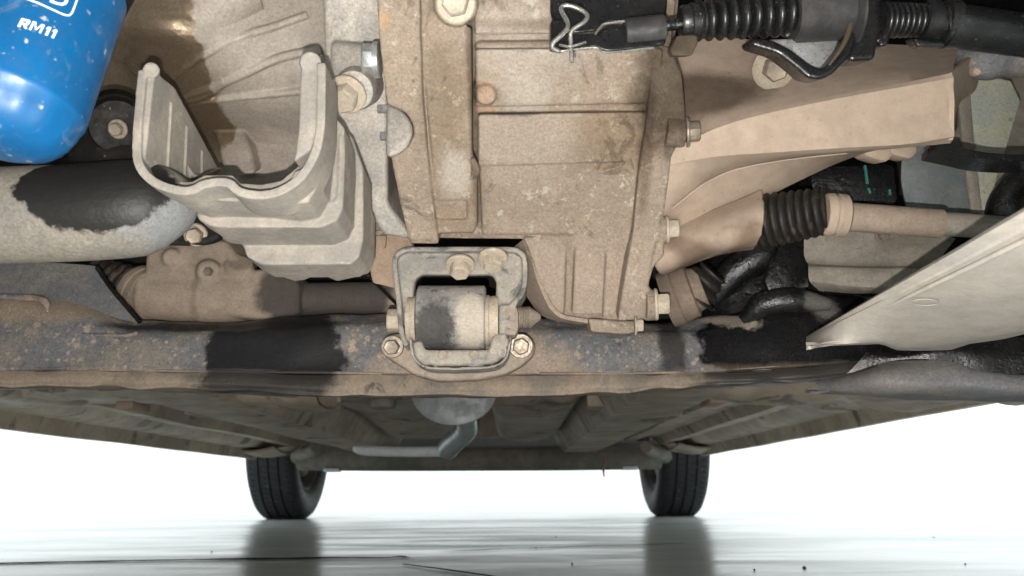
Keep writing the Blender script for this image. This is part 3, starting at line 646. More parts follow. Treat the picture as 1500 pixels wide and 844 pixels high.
prism(g, [(335, 225), (372, 190), (420, 178), (455, 205), (452, 250), (400, 270), (350, 268)], .575, (0, .03, .02), 0, .004)
prism(g, [(300, 150), (345, 150), (375, 255), (330, 262)], .56, (0, .03, .02), 0, .003)
EB = g.cast('engine_block', 'block', CAR, 'ribbed alloy engine block stained with brown oil', voxel=.0010, it=3)

# ================================================================== grey bracket
g = MB()
D0 = .405
ribbon(g, [(215, 102), (210, 150), (206, 212), (210, 240), (228, 260), (256, 271), (279, 272), (295, 264), (320, 260), (340, 263), (354, 275), (383, 279), (409, 273), (436, 254), (455, 222), (462, 188), (464, 140), (464, 92)], D0, .030, .0048, -1, 3)
# hooks at the arm tops
lathe(g, W(222, 103, D0), W(222, 103, D0+.02), [(0, .0038), (.05, .0044), (1, .0044)], 18)
lathe(g, W(455, 92, D0+.002), W(455, 92, D0+.035), [(0, .0056), (.05, .0062), (1, .0062)], 18)
prism(g, [(440, 94), (464, 92), (463, 188), (456, 218), (430, 236), (437, 190)], D0, (0, .05, 0), .004, .0012)
# left gusset wall running back and down
P = [W(214, 104, D0+.003), W(250, 128, D0+.03), W(322, 250, .515), W(300, 275, .50), W(262, 275, .44), W(206, 232, D0+.003)]
x0 = W(212, 200, D0).x
prism3(g, [Vector((x0, p.y, p.z)) for p in P], (-.004, 0, 0))
for (y0, za, zb) in ((.432, 150, 250), (.456, 185, 262), (.482, 222, 268)):
    k = (y0-D0)/.11
    g_ = [Vector((x0-.0002, y0, W(250, za, y0).z)), Vector((x0-.0002, y0+.004, W(250, zb, y0).z))]
    tube(g, g_, .0014, 10, 1)
tube(g, [W(262, 222, .46), W(286, 258, .47), W(322, 248, .505)], .0015, 8)
# nested ledges running back
prism(g, [(207, 222), (211, 259), (218, 278), (229, 286), (272, 291), (285, 296), (312, 294), (379, 296), (424, 301), (451, 296), (467, 270), (472, 230), (474, 120), (456, 95), (452, 200), (440, 240), (412, 264), (383, 270), (351, 268), (340, 256), (300, 256), (280, 266), (260, 266), (228, 254), (212, 235)], .424, (0, .028, 0), 0, .0012)
prism(g, [(278, 284), (283, 307), (291, 322), (307, 331), (330, 333), (470, 333), (493, 323), (502, 305), (505, 230), (504, 186), (490, 170), (476, 166), (472, 240), (466, 270), (448, 288), (424, 294), (380, 288), (310, 284)], .452, (0, .036, 0), 0, .0012)
prism(g, [(320, 322), (340, 345), (356, 361), (361, 376), (381, 387), (400, 388), (514, 387), (526, 376), (532, 350), (532, 245), (516, 200), (500, 184), (498, 300), (486, 320), (466, 326)], .489, (0, .033, 0), 0, .0012)
prism(g, [(378, 380), (403, 398), (424, 405), (440, 403), (452, 397), (472, 398), (488, 405), (515, 399), (536, 393), (544, 374), (545, 310), (533, 300), (527, 370), (514, 383)], .519, (0, .014, 0), 0, .0012)
tube(g, [W(474, 300, .452), W(490, 296, .452), W(497, 280, .452), W(499, 200, .452)], .0012, 8, 4)
prism(g, [(425, 262), (432, 250), (444, 246), (446, 256), (438, 268), (428, 270)], D0+.004, (0, .02, 0), 0, .001)
BR = g.cast('engine_bracket', 'bracket', CAR, 'pale grey U shaped bracket with stepped ledges', voxel=.0007, it=2)

# ================================================================== oil filter
ax = Vector((-.13, -.10, -1)).normalized()            # axis, pointing down to the end dome
c0 = W(8, 160, .335); r = .0328
e1 = c0+ax*.0; top_ = c0-ax*.10
prof = []
for t, rr in ((0, 1), (.60, 1), (.815, 1), (.825, .997), (.835, .985), (.845, .965), (.88, .94), (.93, .87), (.97, .74), (1.0, .52), (1.012, .3), (1.016, 0.02)): prof.append((t, rr*r))
mb = MB(); n = 96; u = ax.orthogonal().normalized(); w = ax.cross(u); v = []; f = []
L = .118
for (t, rr) in prof:
    for k in range(n):
        q = 2*math.pi*k/n; fl_t = max(0., min(1., (t-.83)/.03))*max(0, min(1, (1.0-t)/.1))
        ra = rr*(1-.018*fl_t*(1 if math.cos(q*14) > .2 else 0))
        v.append(top_+ax*(t*L)+(u*math.cos(q)+w*math.sin(q))*ra)
for i in range(len(prof)-1):
    for k in range(n): f.append((i*n+k, i*n+(k+1) % n, (i+1)*n+(k+1) % n, (i+1)*n+k))
f.append(tuple(range(n))); f.append(tuple((len(prof)-1)*n+k for k in range(n)))
mb.add(v, f); FIL = mb.build('oil_filter', 'blue', CAR, 'bright blue oil filter can with white RM11 lettering', angle=50)
# printing wrapped round the can
def on_can(a, h, lift=.0002):                          # a = arc length to the right of the view line, h = height above end
    view = (CAMP-c0); view = (view-ax*view.dot(ax)).normalized(); side = ax.cross(view)
    if side.x < 0: side = -side
    q = a/r; return top_+ax*(L-h)+(view*math.cos(q)+side*math.sin(q))*(r+lift)
def can_text(body, a0, h0, size, sx):
    cu = bpy.data.curves.new('t', 'FONT'); cu.body = body; cu.size = size; cu.offset = size*.018; cu.resolution_u = 3; cu.space_character = 1.08
    o = bpy.data.objects.new('t', cu); COL.objects.link(o); dg = bpy.context.evaluated_depsgraph_get()
    me = bpy.data.meshes.new_from_object(o.evaluated_get(dg)); bpy.data.objects.remove(o)
    bm = bmesh.new(); bm.from_mesh(me); bmesh.ops.triangulate(bm, faces=bm.faces[:])
    xs = [vv.co.x for vv in bm.verts]; k_ = sx/(max(xs)-min(xs)); xm = min(xs)
    for vv in bm.verts: vv.co = on_can(a0+(vv.co.x-xm)*k_, h0+vv.co.y+(vv.co.x-xm)*k_*.12)
    bm.to_mesh(me); bm.free(); me.materials.append(M['white']); link(bpy.data.objects.new('lettering', me), FIL); return me
GLY = {'R': [[(0, 0), (.3, 0), (.3, 1), (0, 1)], [(.3, .76), (.74, .76), (.84, .86), (.78, 1), (.3, 1)], [(.68, .5), (.9, .5), (1, .62), (1, .88), (.9, 1), (.70, 1)], [(.3, .34), (.86, .34), (.94, .44), (.9, .56), (.3, .56)], [(.48, .36), (.76, .36), (1.06, 0), (.72, 0)]],
       'M': [[(0, 0), (.24, 0), (.24, 1), (0, 1)], [(1.06, 0), (1.3, 0), (1.3, 1), (1.06, 1)], [(.2, 1), (.36, 1), (.72, .18), (.56, .18)], [(.94, 1), (1.1, 1), (.74, .18), (.58, .18)]],
       '1': [[(.22, 0), (.52, 0), (.52, 1), (.22, 1)], [(0, .66), (.24, .70), (.34, 1), (.22, 1)]]}
def stroke_text(word, a0, h0, cap, wscale):
    x = 0
    for ch in word:
        mb = MB()
        for q, poly in enumerate(GLY[ch]): mb.add([on_can(a0+(x+u_+.10*v_)*cap*wscale, h0+v_*cap+(x+u_)*cap*wscale*.12, .00018+.00003*q) for u_, v_ in poly], [tuple(range(len(poly)))])
        mb.build('lettering', 'white', FIL, smooth=False)
        x += {'R': 1.2, 'M': 1.5, '1': .74}[ch]
stroke_text('RM11', -.0066, .0420, .0046, .76)
can_text('D', .0010, .0592, .0100, .0065)
mb = MB()   # rounded frame of the emblem above
ln = []
for i in range(41):
    t = i/40*2*math.pi; ex = abs(math.cos(t))**.35*math.copysign(1, math.cos(t)); ey = abs(math.sin(t))**.35*math.copysign(1, math.sin(t)); ln.append(on_can(-.0030+ex*.0135, .0645+ey*.0082, .0002))
tube(mb, ln, .00042, 8, 1, False); mb.build('emblem_frame', 'white', FIL)
mb = MB(); lathe(mb, top_-ax*.0, top_+ax*.03, [(0, r*1.06), (.6, r*1.06), (1, r*1.01)], 64); mb.build('filter_collar', 'black', FIL)

# ================================================================== exhaust pipe lower left
g = MB(); 
tube(g, [W(-520, 330, .45), W(-140, 322, .44), W(0, 316, .432), (W(110, 312, .430)), W(190, 306, .432), W(225, 304, .436), W(248, 306, .442), W(262, 312, .45)], [.0272, .0272, .0272, .0272, .0275, .0255, .0205, .010], 40, 6)
lathe(g, W(226, 322, .44), W(252, 330, .45), [(0, .016), (.5, .014), (.8, .010), (1, .004)], 24)
PIPE = g.cast('exhaust_downpipe', 'pipe', CAR, 'pale dusty exhaust pipe with large black oily patch', voxel=.0011, it=6)
mb = MB(); tube(mb, [W(205, 300, .455), W(190, 262, .458), W(180, 230, .465), W(176, 205, .48)], [.028, .031, .031, .026], 32); mb.build('manifold_elbow', 'black', PIPE)
g = MB(); prism(g, [(228, 285), (262, 296), (300, 318), (320, 334), (323, 346), (312, 356), (290, 361), (240, 360), (215, 340)], .468, (0, .012, .004), 0, .003)
prism(g, [(205, 240), (290, 285), (300, 320), (240, 330), (190, 300)], .475, (0, .03, .01), 0, .004)
FLN = g.cast('pipe_flange', 'black', PIPE, voxel=.0013, it=4)
bolt(FLN, 287, 344, .468, (.1, -.9, -.45), 13, 'flange', 'boltbr', 15)
mb = MB(); lathe(mb, W(172, 186, .424), W(172, 176, .465), [(0, .0145), (.1, .0160), (.3, .0160), (.32, .0175), (1, .019)], 32); COLR = mb.build('manifold_collar', 'black', PIPE)
bolt(COLR, 173, 189, .421, (0, -.85, -.5), 11, 'flange', 'boltbr', 10)

# ================================================================== engine mount
MT = bpy.data.objects.new('engine_mount', None); MT.location = W(670, 545, .60); COL.objects.link(MT); MT.parent = CAR; MT.matrix_parent_inverse = CARI
MT['label'] = 'rear engine mount with steel bracket and rubber bush'
bpy.context.view_layer.update(); MTI = Matrix.Translation(-MT.location)
def mt(o): o.parent = MT; o.matrix_parent_inverse = MTI; return o
g = MB()
outer = [(592, 508), (584, 488), (580, 440), (574, 390), (577, 372), (590, 363), (610, 361), (740, 361), (760, 364), (771, 374), (773, 392), (771, 425), (757, 445), (742, 462)]
prism(g, outer+[(738, 500), (727, 502), (724, 470), (727, 412), (720, 403), (616, 403), (608, 411), (605, 440), (603, 478), (605, 500)], .593, (0, .012, .002), 0, .002)
ribbon(g, outer, .588, .03, .0040, -1, 2)
prism(g, [(730, 445), (757, 445), (757, 490), (730, 492)], .588, (0, .02, .0), 0, .002)
BRK = mt(g.cast('mount_bracket', 'mount', None, voxel=.0009, it=3)); 
mb = MB(); lathe(mb, W(612, 466, .60), W(712, 466, .60), [(0, .0225), (.015, .0238), (.03, .0245), (.97, .0245), (.985, .0238), (1, .0225)], 48); mt(mb.build('bush', 'bush', None, 'rubber bush with black and cream patches'))
mb = MB(); lathe(mb, W(598, 470, .60), W(614, 470, .60), [(0, .018), (.3, .0185), (.4, .0178), (.6, .0185), (1, .0185)], 36); mt(mb.build('bush_sleeve', 'bolt', None))
mb = MB(); lathe(mb, W(710, 470, .60), W(730, 470, .60), [(0, .0195), (.3, .0195), (.4, .0185), (.7, .0190), (1, .0185)], 36); mt(mb.build('bush_sleeve', 'bolt', None))
g = MB(); prism(g, [(606, 500), (618, 498), (622, 512), (715, 512), (722, 490), (742, 486), (744, 505), (738, 522), (726, 532), (700, 535), (640, 536), (618, 532), (608, 520)], .585, (0, .05, 0), 0, .002)
ribbon(g, [(603, 495), (606, 518), (616, 532), (640, 538), (700, 537), (728, 533), (741, 520), (746, 492)], .578, .02, .002, -1, 2)
mt(g.cast('mount_cradle', 'mount', None, voxel=.001, it=3))
for x in (648, 695):
    mb = MB(); lathe(mb, W(x, 520, .583), W(x, 520, .586), [(0, .0032), (1, .0036)], 16); mt(mb.build('stud', 'mountb', None))
g = MB(); prism(g, [(557, 505), (563, 492), (580, 487), (620, 500), (720, 500), (755, 486), (775, 490), (785, 505), (782, 520), (765, 535), (740, 548), (700, 556), (640, 558), (605, 548), (580, 532), (562, 520)], .607, (0, .016, 0), 0, .003)
BP = mt(g.cast('mount_base', 'mountb', None, voxel=.0009, it=3))
for o in (bolt(MT, 575, 508, .606, (0, -1, -.22), 12, 'flange', 'mountbolt' if 'mountbolt' in M else 'boltbr', 5), bolt(MT, 763, 507, .606, (0, -1, -.22), 13, 'flange', 'boltbr', 20),
          bolt(MT, 674, 388, .583, (0, -.45, -.9), 16, 'flange', 'bolt', 8), bolt(MT, 722, 378, .583, (0, -.45, -.9), 16, 'flange', 'bolt', 25), bolt(MT, 584, 470, .60, (-1, -.05, 0), 18, 'plain', 'bolt', 10)):
    o.matrix_parent_inverse = MTI
mb = MB(); prof = []
L0 = 30
for i in range(L0): prof.append((i/L0*.62, .0083 if i % 3 else .0074))
prof += [(.64, .0075), (.95, .0030), (1, .002)]
lathe(mb, W(752, 466, .60), W(792, 464, .60), prof, 24); mt(mb.build('through_bolt_thread', 'mountb', None))
g = MB(); prism(g, [(736, 448), (757, 448), (760, 460), (760, 482), (755, 492), (736, 490)], .588, (0, .022, 0), 0, .002); mt(g.build('nut', 'mountb', None))

# ================================================================== right hand casing, beam and arch
G = [[(940, 60, .53), (1050, 55, .545), (1130, 60, .55), (1230, 62, .55), (1330, 66, .55), (1405, 66, .55)],
     [(985, 212, .515), (1055, 180, .50), (1125, 160, .492), (1230, 138, .485), (1330, 120, .48), (1394, 107, .478)],
     [(984, 218, .513), (1055, 186, .498), (1125, 166, .490), (1230, 144, .483), (1330, 126, .478), (1397, 114, .477)],
     [(982, 240, .518), (1055, 229, .506), (1125, 224, .499), (1230, 217, .492), (1330, 211, .488), (1398, 200, .488)],
     [(981, 246, .521), (1055, 233, .510), (1125, 229, .505), (1230, 222, .498), (1330, 216, .496), (1392, 210, .498)],
     [(972, 312, .545), (1030, 268, .54), (1085, 247, .535), (1160, 233, .53), (1240, 224, .525), (1290, 219, .525)],
     [(965, 345, .57), (1030, 330, .57), (1096, 302, .568), (1165, 268, .565), (1225, 240, .562), (1275, 222, .56)]]
mb = MB(); sheet(mb, G, nu=8, nv=3, thick=.003, smooth_rows=False)
CS = mb.build('clutch_cover', 'tancase', CAR, 'sand coloured dust covered casing sweeping to the right', angle=20)
mb = MB(); tube(mb, [W(984, 306, .543), W(1035, 268, .537), W(1085, 247, .532), (W(1160, 233, .527)), W(1240, 224, .522)], .0010, 8); mb.build('pressed_line', 'tancase', CS)
mb = MB(); sheet(mb, [[(1394, 106, .478), (1425, 82, .52), (1440, 70, .55)], [(1398, 150, .478), (1410, 140, .52), (1430, 130, .55)], [(1396, 205, .49), (1402, 160, .53), (1408, 140, .55)]], nu=5, nv=5); mb.build('cover_return', 'tancase', CS)
# lumpy lower casting that carries the driveshaft
g = MB()
sheet(g, [[(955, 330, .58), (1020, 312, .568), (1070, 296, .556), (1116, 276, .553)], [(955, 348, .572), (1020, 328, .558), (1072, 312, .541), (1120, 300, .538)], [(955, 368, .568), (1022, 346, .552), (1074, 332, .536), (1120, 324, .536)], [(958, 388, .570), (1025, 362, .555), (1074, 350, .538), (1116, 346, .539)], [(966, 402, .582), (1030, 376, .57), (1074, 365, .553), (1108, 362, .556)], [(975, 404, .62), (1035, 380, .61), (1074, 370, .60), (1104, 366, .60)]], nu=6, nv=5, thick=.008)
tube(g, [W(1046, 352, .550), W(1066, 340, .540), W(1084, 336, .536)], [.002, .004, .002], 10)
g.cast('bearing_housing', 'tancase', CS, voxel=.0014, it=6)
mb = MB(); lathe(mb, W(975, 440, .625), W(1030, 420, .615), [(0, .022), (.3, .0235), (.35, .022), (.7, .021), (.75, .018), (1, .016)], 32); CV = mb.build('inner_joint', 'joint', CAR)
mb = MB(); bellows(mb, W(1015, 430, .62), W(1045, 398, .61), .020, .012, 3, .004); mb.build('inner_boot', 'dustrub', CV)
bolt(CS, 1133, 100, .500, (-.05, -.8, -.6), 20, 'washer', 'boltbr', 20)
for (x, y) in ((1290, 232), (1325, 228)):
    mb = MB(); prism(mb, [(x-28, y-22), (x+22, y-22), (x+20, y-4), (x+10, y+6), (x-6, y+2), (x-24, y-4)], .545, (0, .02, .006), 0, .003); mb.build('cover_tab', 'tancase', CS)

# ================================================================== gear shift cable at the top right
CB = bpy.data.objects.new('shift_cable', None); CB.location = W(1100, 30, .42); COL.objects.link(CB); CB.parent = CAR; CB.matrix_parent_inverse = CARI
CB['label'] = 'black gear shift cable with rubber bellows and wire clip'
CBI = Matrix.Translation(-CB.location)
def cb(o): o.parent = CB; o.matrix_parent_inverse = CBI; return o
DC = .42
g = MB()   # clevis
prism(g, [(806, -50), (975, -50), (978, 8), (975, 30), (890, 34), (876, 46), (845, 50), (812, 44), (806, 20)], DC, (0, .006, .004), .012, .0015)
prism(g, [(812, 48), (845, 50), (872, 50), (890, 40), (968, 38), (975, 44), (974, 60), (960, 70), (890, 77), (870, 70), (815, 78), (807, 66)], DC, (0, .006, .004), 0, .0015)
prism(g, [(955, 30), (976, 30), (976, 66), (955, 68)], DC, (0, .016, .008), 0, .0015); prism(g, [(806, 30), (830, 30), (828, 76), (806, 74)], DC, (0, .016, .008), 0, .0015)
cb(g.cast('clevis', 'rubber', None, voxel=.0009, it=3))
mb = MB(); tube(mb, [W(872, 50, DC-.002), W(880, 40, DC-.002), W(892, 34, DC-.002), W(960, 27, DC-.002), W(972, 27, DC-.002), W(974, 36, DC-.002), W(962, 40, DC-.002)], .0008, 8); tube(mb, [W(815, 76, DC-.002), W(870, 70, DC-.002), W(890, 77, DC-.002), W(958, 70, DC-.002)], .0007, 8); cb(mb.build('clevis_edge', 'wire', None))
mb = MB(); lathe(mb, W(915, 48, DC+.002), W(972, 42, DC+.002), [(0, .0075), (.05, .0082), (1, .0082)], 24); cb(mb.build('cable_end', 'sleeve', None))
mb = MB(); lathe(mb, W(965, 38, DC+.002), W(1010, 34, DC+.002), [(0, .0035), (1, .0035)], 16); cb(mb.build('cable_rod', 'armblk', None))
# wire R-clip
mb = MB(); tube(mb, [W(838, 92, DC-.004), W(836, 60, DC-.007), W(838, 45, DC-.009), W(856, 32, DC-.010), W(860, 22, DC-.010), W(848, 13, DC-.010), (W(830, 8, DC-.010)), W(822, 14, DC-.010), W(832, 36, DC-.011), W(824, 50, DC-.011), W(811, 62, DC-.010), W(810, 70, DC-.009), W(820, 76, DC-.009)], .00135, 10, 6)
tube(mb, [W(820, 66, DC-.006), W(836, 68, DC-.009), W(858, 62, DC-.006)], .0008, 8); cb(mb.build('wire_clip', 'wire', None, 'bent silver wire clip'))
mb = MB(); lathe(mb, W(838, 84, DC+.002), W(840, 60, DC+.004), [(0, .0012), (1, .0012)], 10); cb(mb.build('pin', 'wire', None))
mb = MB(); lathe(mb, W(996, 33, DC+.003), W(1030, 30, DC+.003), [(0, .0085), (.1, .0095), (.4, .0095), (.45, .0105), (1, .0105)], 28); cb(mb.build('bellows_collar', 'rubber', None))
mb = MB(); prism(mb, [(992, 52), (1020, 50), (1024, 60), (1014, 82), (985, 82), (982, 72)], DC, (0, .012, .006), 0, .0015); cb(mb.build('collar_tab', 'tabbr', None))
mb = MB(); bellows(mb, W(1022, 30, DC+.003), W(1168, 18, DC+.003), .0122, .0140, 9, .0048, 40); cb(mb.build('bellows', 'rubber', None))
mb = MB(); lathe(mb, W(1160, 20, DC+.004), W(1245, 12, DC+.004), [(0, .0155), (.05, .0172), (.9, .0182), (.95, .0235), (1, .0235)], 40); cb(mb.build('cable_sleeve', 'sleeve', None))
g = MB()   # triangular carrier
prism(g, [(1100, 55), (1128, 58), (1160, 72), (1188, 94), (1200, 100), (1210, 98), (1232, 70), (1244, 40), (1256, -50), (1266, -50), (1262, 40), (1248, 80), (1222, 108), (1204, 117), (1184, 114), (1166, 98), (1140, 78), (1100, 66)], DC, (0, .020, .008), 0, .002)
cb(g.cast('cable_carrier', 'rubber', None, voxel=.0010, it=4))
mb = MB(); prism(mb, [(1128, 58), (1230, 55), (1226, 76), (1204, 102), (1186, 96), (1158, 74)], DC, (0, .004, .002), .010, .001); cb(mb.build('carrier_plate', 'zinc', None))
mb = MB(); tube(mb, [W(1246, -50, DC-.004), W(1248, 20, DC-.004), W(1238, 60, DC-.004), W(1215, 95, DC-.004)], [.0015, .0018, .0016, .0008], 12); cb(mb.build('carrier_lip', 'tabbr', None))
g = MB()
prism(g, [(1262, -50), (1292, -50), (1294, 40), (1286, 66), (1284, 88), (1244, 90), (1242, 76), (1254, 50)], DC, (0, .025, .01), .002, .003); prism(g, [(1288, 40), (1306, 42), (1304, 66), (1288, 70)], DC, (0, .02, .01), .006, .002)
cb(g.cast('cable_grommet', 'rubber', None, voxel=.0011, it=3))
mb = MB(); bellows(mb, W(1288, 30, DC+.005), W(1362, 30, DC+.005), .0105, .0095, 9, .0018, 32); cb(mb.build('small_bellows', 'rubber', None))
mb = MB(); lathe(mb, W(1352, 30, DC+.005), W(1398, 34, DC+.005), [(0, .0105), (.1, .0125), (.35, .0125), (.4, .0095), (.6, .0095), (.65, .0130), (1, .0130)], 32); cb(mb.build('cable_nut', 'rubber', None))
mb = MB(); tube(mb, [W(1385, 38, DC+.006), W(1440, 44, DC+.008), W(1800, 96, DC+.03)], [.013, .0125, .0115], 28); cb(mb.build('cable_tube', 'rubber', None))
mb = MB(); prism(mb, [(1334, 55), (1390, 60), (1386, 70), (1345, 68)], DC, (0, .01, .004), .002, .002); cb(mb.build('cable_saddle', 'rubber', None))

# ================================================================== driveshaft
DS = .535
mb = MB(); bellows(mb, W(1106, 327, DS+.028), W(1214, 308, DS), .0205, .0168, 9, .0030, 44); BO = mb.build('driveshaft_boot', 'dustrub', CAR, 'black grimy ribbed rubber driveshaft boot', angle=60)
mb = MB(); lathe(mb, W(1206, 314, DS), W(1240, 316, DS), [(0, .0135), (.1, .0148), (.35, .0150), (.4, .0138), (.55, .0138), (.6, .0150), (.9, .0148), (1, .0125)], 32); SH_ = MB(); CLP = mb.build('boot_clamp', 'tancase', BO)
mb = MB(); tube(mb, [W(1232, 317, DS), W(1300, 322, DS-.002), W(1378, 328, DS-.004)], .0100, 28); SHF = mb.build('driveshaft', 'rack', CAR, 'tan dusty driveshaft rod', angle=50)
mb = MB(); tube(mb, [W(1374, 328, DS-.004), W(1440, 332, DS-.006), W(1800, 362, DS-.02)], .0082, 24); mb.build('stub_shaft', 'knuckle', SHF)

# ================================================================== right inner wing: panels, box, strap, hub shield
mb = MB(); sheet(mb, [[(1395, 40, .66), (1450, 40, .66), (1520, 30, .66)], [(1390, 200, .66), (1450, 200, .65), (1530, 190, .66)], [(1370, 345, .65), (1440, 345, .645), (1530, 345, .65)]], nu=5, nv=5, wob=.002); WG = mb.build('inner_wing_panel', 'knuckle', CAR)
mb = MB(); prism(mb, [(1418, 130), (1438, 108), (1482, 118), (1496, 148), (1476, 215), (1462, 260), (1448, 318), (1438, 316), (1430, 220)], .60, (0, .006, .002), 0, .002); mb.build('primer_plate', 'beige', WG, 'pale chipped plate')
mb = MB(); prism(mb, [(1402, 130), (1422, 130), (1428, 220), (1440, 312), (1424, 312), (1412, 220)], .592, (0, .004, .002), 0, .001); mb.build('brace_strip', 'knuckle', WG)
mb = MB(); sheet(mb, [[(1322, 212, .612), (1360, 214, .61), (1420, 222, .61)], [(1320, 260, .61), (1365, 262, .605), (1430, 265, .608)], [(1328, 306, .61), (1370, 312, .607), (1442, 318, .608)]], nu=5, nv=5, wob=.002); mb.build('tin_panel', 'sheet', WG)
mb = MB(); ribbon(mb, [(1372, 208), (1410, 216), (1450, 224), (1530, 226), (1680, 215)], .50, .02, .005, -1, 4); mb.build('strap', 'rubber', WG)
mb = MB(); tube(mb, [W(1530, 250, .55), W(1495, 270, .55), W(1470, 310, .55), W(1490, 340, .56)], .012, 14); mb.build('hose', 'armblk', WG)
mb = MB(); tube(mb, [W(1405, 82, .53), W(1440, 92, .52), W(1470, 86, .52), W(1530, 90, .52)], [.006, .012, .013, .012], 16); mb.build('tie_rod_end', 'arm', WG)
mb = MB(); prism(mb, [(1425, 105), (1445, 78), (1458, 76), (1450, 96), (1434, 112)], .515, (0, .008, .003), 0, .002); mb.build('bracket_hook', 'tancase', WG)
mb = MB(); prism(mb, [(1185, 245), (1312, 240), (1318, 298), (1240, 296), (1190, 282)], .58, (0, .03, .01), 0, .004); BXX = mb.build('black_box_section', 'armblk', WG)
for (a, b, c, d_) in ((1267, 243, 1271, 270), (1272, 276, 1275, 284), (1303, 278, 1304, 286)):
    mb = MB(); tube(mb, [W(a, b, .5795), W(c, d_, .5795)], .0012, 6, 1); mb.build('paint_mark', 'teal', BXX)
g = MB()
sheet(g, [[(1178, 350, .60), (1260, 336, .59), (1370, 340, .585), (1400, 350, .585)], [(1178, 375, .60), (1260, 372, .585), (1350, 372, .58), (1380, 375, .58)], [(1184, 386, .597), (1260, 390, .58), (1330, 390, .578), (1370, 392, .578)], [(1184, 392, .59), (1260, 394, .572), (1330, 394, .57), (1370, 394, .57)], [(1186, 412, .59), (1255, 420, .572), (1310, 420, .57), (1360, 410, .57)], [(1200, 426, .60), (1255, 430, .59), (1310, 428, .59), (1360, 420, .59)]], nu=5, nv=4)
HB = g.build('brake_shield', 'knuckle', WG, angle=25)
bolt(HB, 1292, 345, .58, (0, -1, -.4), 8, 'flange', 'boltbr')

# ================================================================== lower arm and black bracket on the right
g = MB()
sheet(g, [[(1015, 425, .72), (1050, 372, .69), (1110, 345, .68), (1180, 350, .68), (1250, 400, .69), (1330, 415, .70)],
          [(1015, 450, .71), (1050, 430, .675), (1120, 400, .662), (1190, 400, .66), (1250, 425, .66), (1330, 430, .67)],
          [(1015, 490, .71), (1045, 480, .672), (1120, 462, .658), (1190, 456, .655), (1250, 456, .655), (1330, 470, .66)]], nu=7, nv=6, thick=.003, wob=.005)
tube(g, [W(1040, 440, .668), W(1075, 400, .655), W(1120, 372, .648), W(1160, 362, .65)], [.010, .014, .014, .008], 16)
tube(g, [W(1090, 470, .64), W(1120, 446, .628), W(1165, 440, .622), W(1215, 446, .625)], [.006, .010, .010, .005], 14)
AB = g.build('arm_bracket', 'armblk', CAR, 'black painted lower arm bracket with scraped patches', angle=60)
mb = MB(); prism(mb, [(1145, 352), (1180, 350), (1186, 420), (1128, 432), (1120, 410)], .625, (0, .01, .0), 0, .002); mb.build('bracket_ear', 'armblk', AB)
g = MB()
sheet(g, [[(1270, 508, .60), (1340, 512, .59), (1400, 500, .58), (1460, 498, .575), (1530, 490, .57)],
          [(1265, 522, .595), (1330, 520, .585), (1390, 512, .575), (1460, 520, .57), (1530, 520, .565)],
          [(1240, 548, .60), (1310, 528, .588), (1380, 528, .577), (1450, 545, .572), (1530, 552, .565)]], nu=6, nv=4, thick=.004, wob=.002)
LA = g.build('lower_arm', 'armblk', CAR, 'black top of the lower suspension arm', angle=60)
g = MB()
sheet(g, [[(1215, 545, .68), (1290, 530, .625), (1370, 528, .605), (1450, 540, .595), (1530, 548, .59), (1760, 560, .58)],
          [(1200, 560, .675), (1280, 548, .615), (1370, 545, .598), (1450, 552, .588), (1530, 558, .583), (1760, 568, .575)],
          [(1190, 570, .68), (1280, 566, .615), (1370, 566, .598), (1450, 570, .588), (1530, 574, .583), (1760, 582, .575)],
          [(1180, 574, .69), (1280, 579, .635), (1370, 581, .62), (1450, 583, .61), (1530, 585, .60), (1760, 592, .59)],
          [(1190, 575, .75), (1290, 582, .70), (1370, 586, .69), (1450, 588, .68), (1530, 590, .67), (1760, 596, .66)]], nu=6, nv=5, thick=.003, wob=.002)
g.build('arm_face', 'armblue', LA, angle=60)
mb = MB()
sheet(mb, [[(1230, 578, .75), (1330, 582, .74), (1420, 584, .73), (1520, 584, .72)], [(1270, 598, .9), (1330, 605, .86), (1400, 592, .82), (1520, 592, .78)]], nu=8, nv=4, thick=.003, wob=.004); mb.build('arch_liner', 'body', CAR)

# ================================================================== splash shield, near right
ZT = lambda px, py: .186
def zs(px, py, z): return Zp(px, py, z)
topE = [(1180, 494), (1240, 458), (1320, 411), (1400, 364), (1460, 328), (1540, 281), (1660, 210)]
botE = [(1184, 508), (1240, 506), (1292, 504), (1312, 513), (1340, 514), (1392, 513), (1420, 504), (1470, 497), (1540, 480), (1660, 452)]
def at_edge(E, t):
    x = 1181+(1660-1181)*t
    for a, b in zip(E, E[1:]):
        if x <= b[0] or b is E[-1]:
            k = max(0, min(1, (x-a[0])/(b[0]-a[0]))); return x, a[1]+(b[1]-a[1])*k
mb = MB(); G = []
NC = 54
for s_i, (u_, z_) in enumerate(((0, .197), (.03, .1945), (.15, .1925), (.18, .1915), (.6, .1845), (.95, .178), (1, .1805))):
    row = []
    for i in range(NC+1):
        t = i/NC; x, y0 = at_edge(topE, t); _, y1 = at_edge(botE, t); y1 = max(y1, y0+6)
        row.append(Zp(x, y0+(y1-y0)*u_, z_))
    G.append(row)
sheet3(mb, G, nu=1, nv=3, thick=.0025, smooth_rows=False)
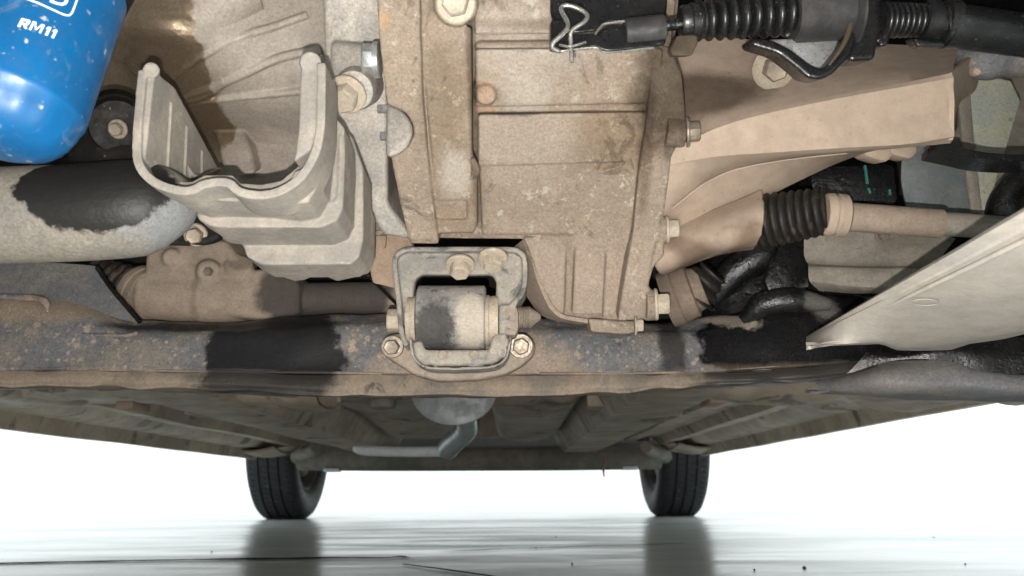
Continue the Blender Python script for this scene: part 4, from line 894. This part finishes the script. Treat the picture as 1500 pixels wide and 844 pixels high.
SH = mb.build('splash_shield', 'shield', CAR, 'pale grey plastic splash shield jutting in from the right', angle=35)
mb = MB(); ln = []
for i in range(25):
    a = 2*math.pi*i/24; ln.append(Zp(1355+math.cos(a)*20, 443+math.sin(a)*4.5, .1845))
tube(mb, ln, .0002, 6, 1, False); mb.build('moulded_ring', 'shield', SH)
mb = MB(); tube(mb, [Zp(1235, 484, .1895), Zp(1320, 440, .1895), Zp(1420, 392, .1895), Zp(1530, 338, .1895)], [.0004, .0011, .0013, .0013], 10); mb.build('moulded_bead', 'shield', SH)
mb = MB(); lathe(mb, Zp(1186, 509, .176), Zp(1186, 509, .184), [(0, .001), (1, .0016)], 12); mb.build('shield_clip', 'shield', SH)

# ================================================================== loose bits
M['straw'] = grime('dry_straw', (.32, .2, .12), (.26, .16, .1), .8, bump=0)
mb = MB(); tube(mb, [W(882, 664, 2.6), W(886, 676, 2.6), W(884, 688, 2.6), W(885, 699, 2.6)], [.003, .005, .004, .002], 8)
o = mb.build('straw', 'straw', None); o['label'] = 'brown straw hanging below the rear axle beam'; o['category'] = 'straw'
M['grit'] = grime('dark_grit', (.06, .06, .055), (.1, .09, .08), .8, bump=0)
grit = [(785, 803, 'beside the right end of the thin floor crack'), (814, 787, 'below the middle of the rear beam'), (838, 827, 'left of the right wheel reflection'), (1178, 833, 'largest, at the lower right'), (1105, 836, 'near the bottom edge right of the wheel reflection'), (1368, 788, 'alone on the bright floor at right'), (1414, 827, 'at the far lower right'), (310, 809, 'left of the left wheel reflection')]
for i, (x, y, t) in enumerate(grit):
    p = Zp(x, y, 0); bm = bmesh.new(); bmesh.ops.create_icosphere(bm, subdivisions=1, radius=.0014 if i != 3 else .0026)
    for v in bm.verts: v.co *= 1+.35*mnoise.noise(v.co*400+Vector((i*3., 0, 0))); v.co.z *= .8
    mb = MB(); mb.bm(bm); o = mb.build('grit', 'grit', None, smooth=False); o.location = p+Vector((0, 0, .001)); o['label'] = 'dark speck of grit on the floor, '+t; o['category'] = 'grit'; o['group'] = 'grit on the floor'
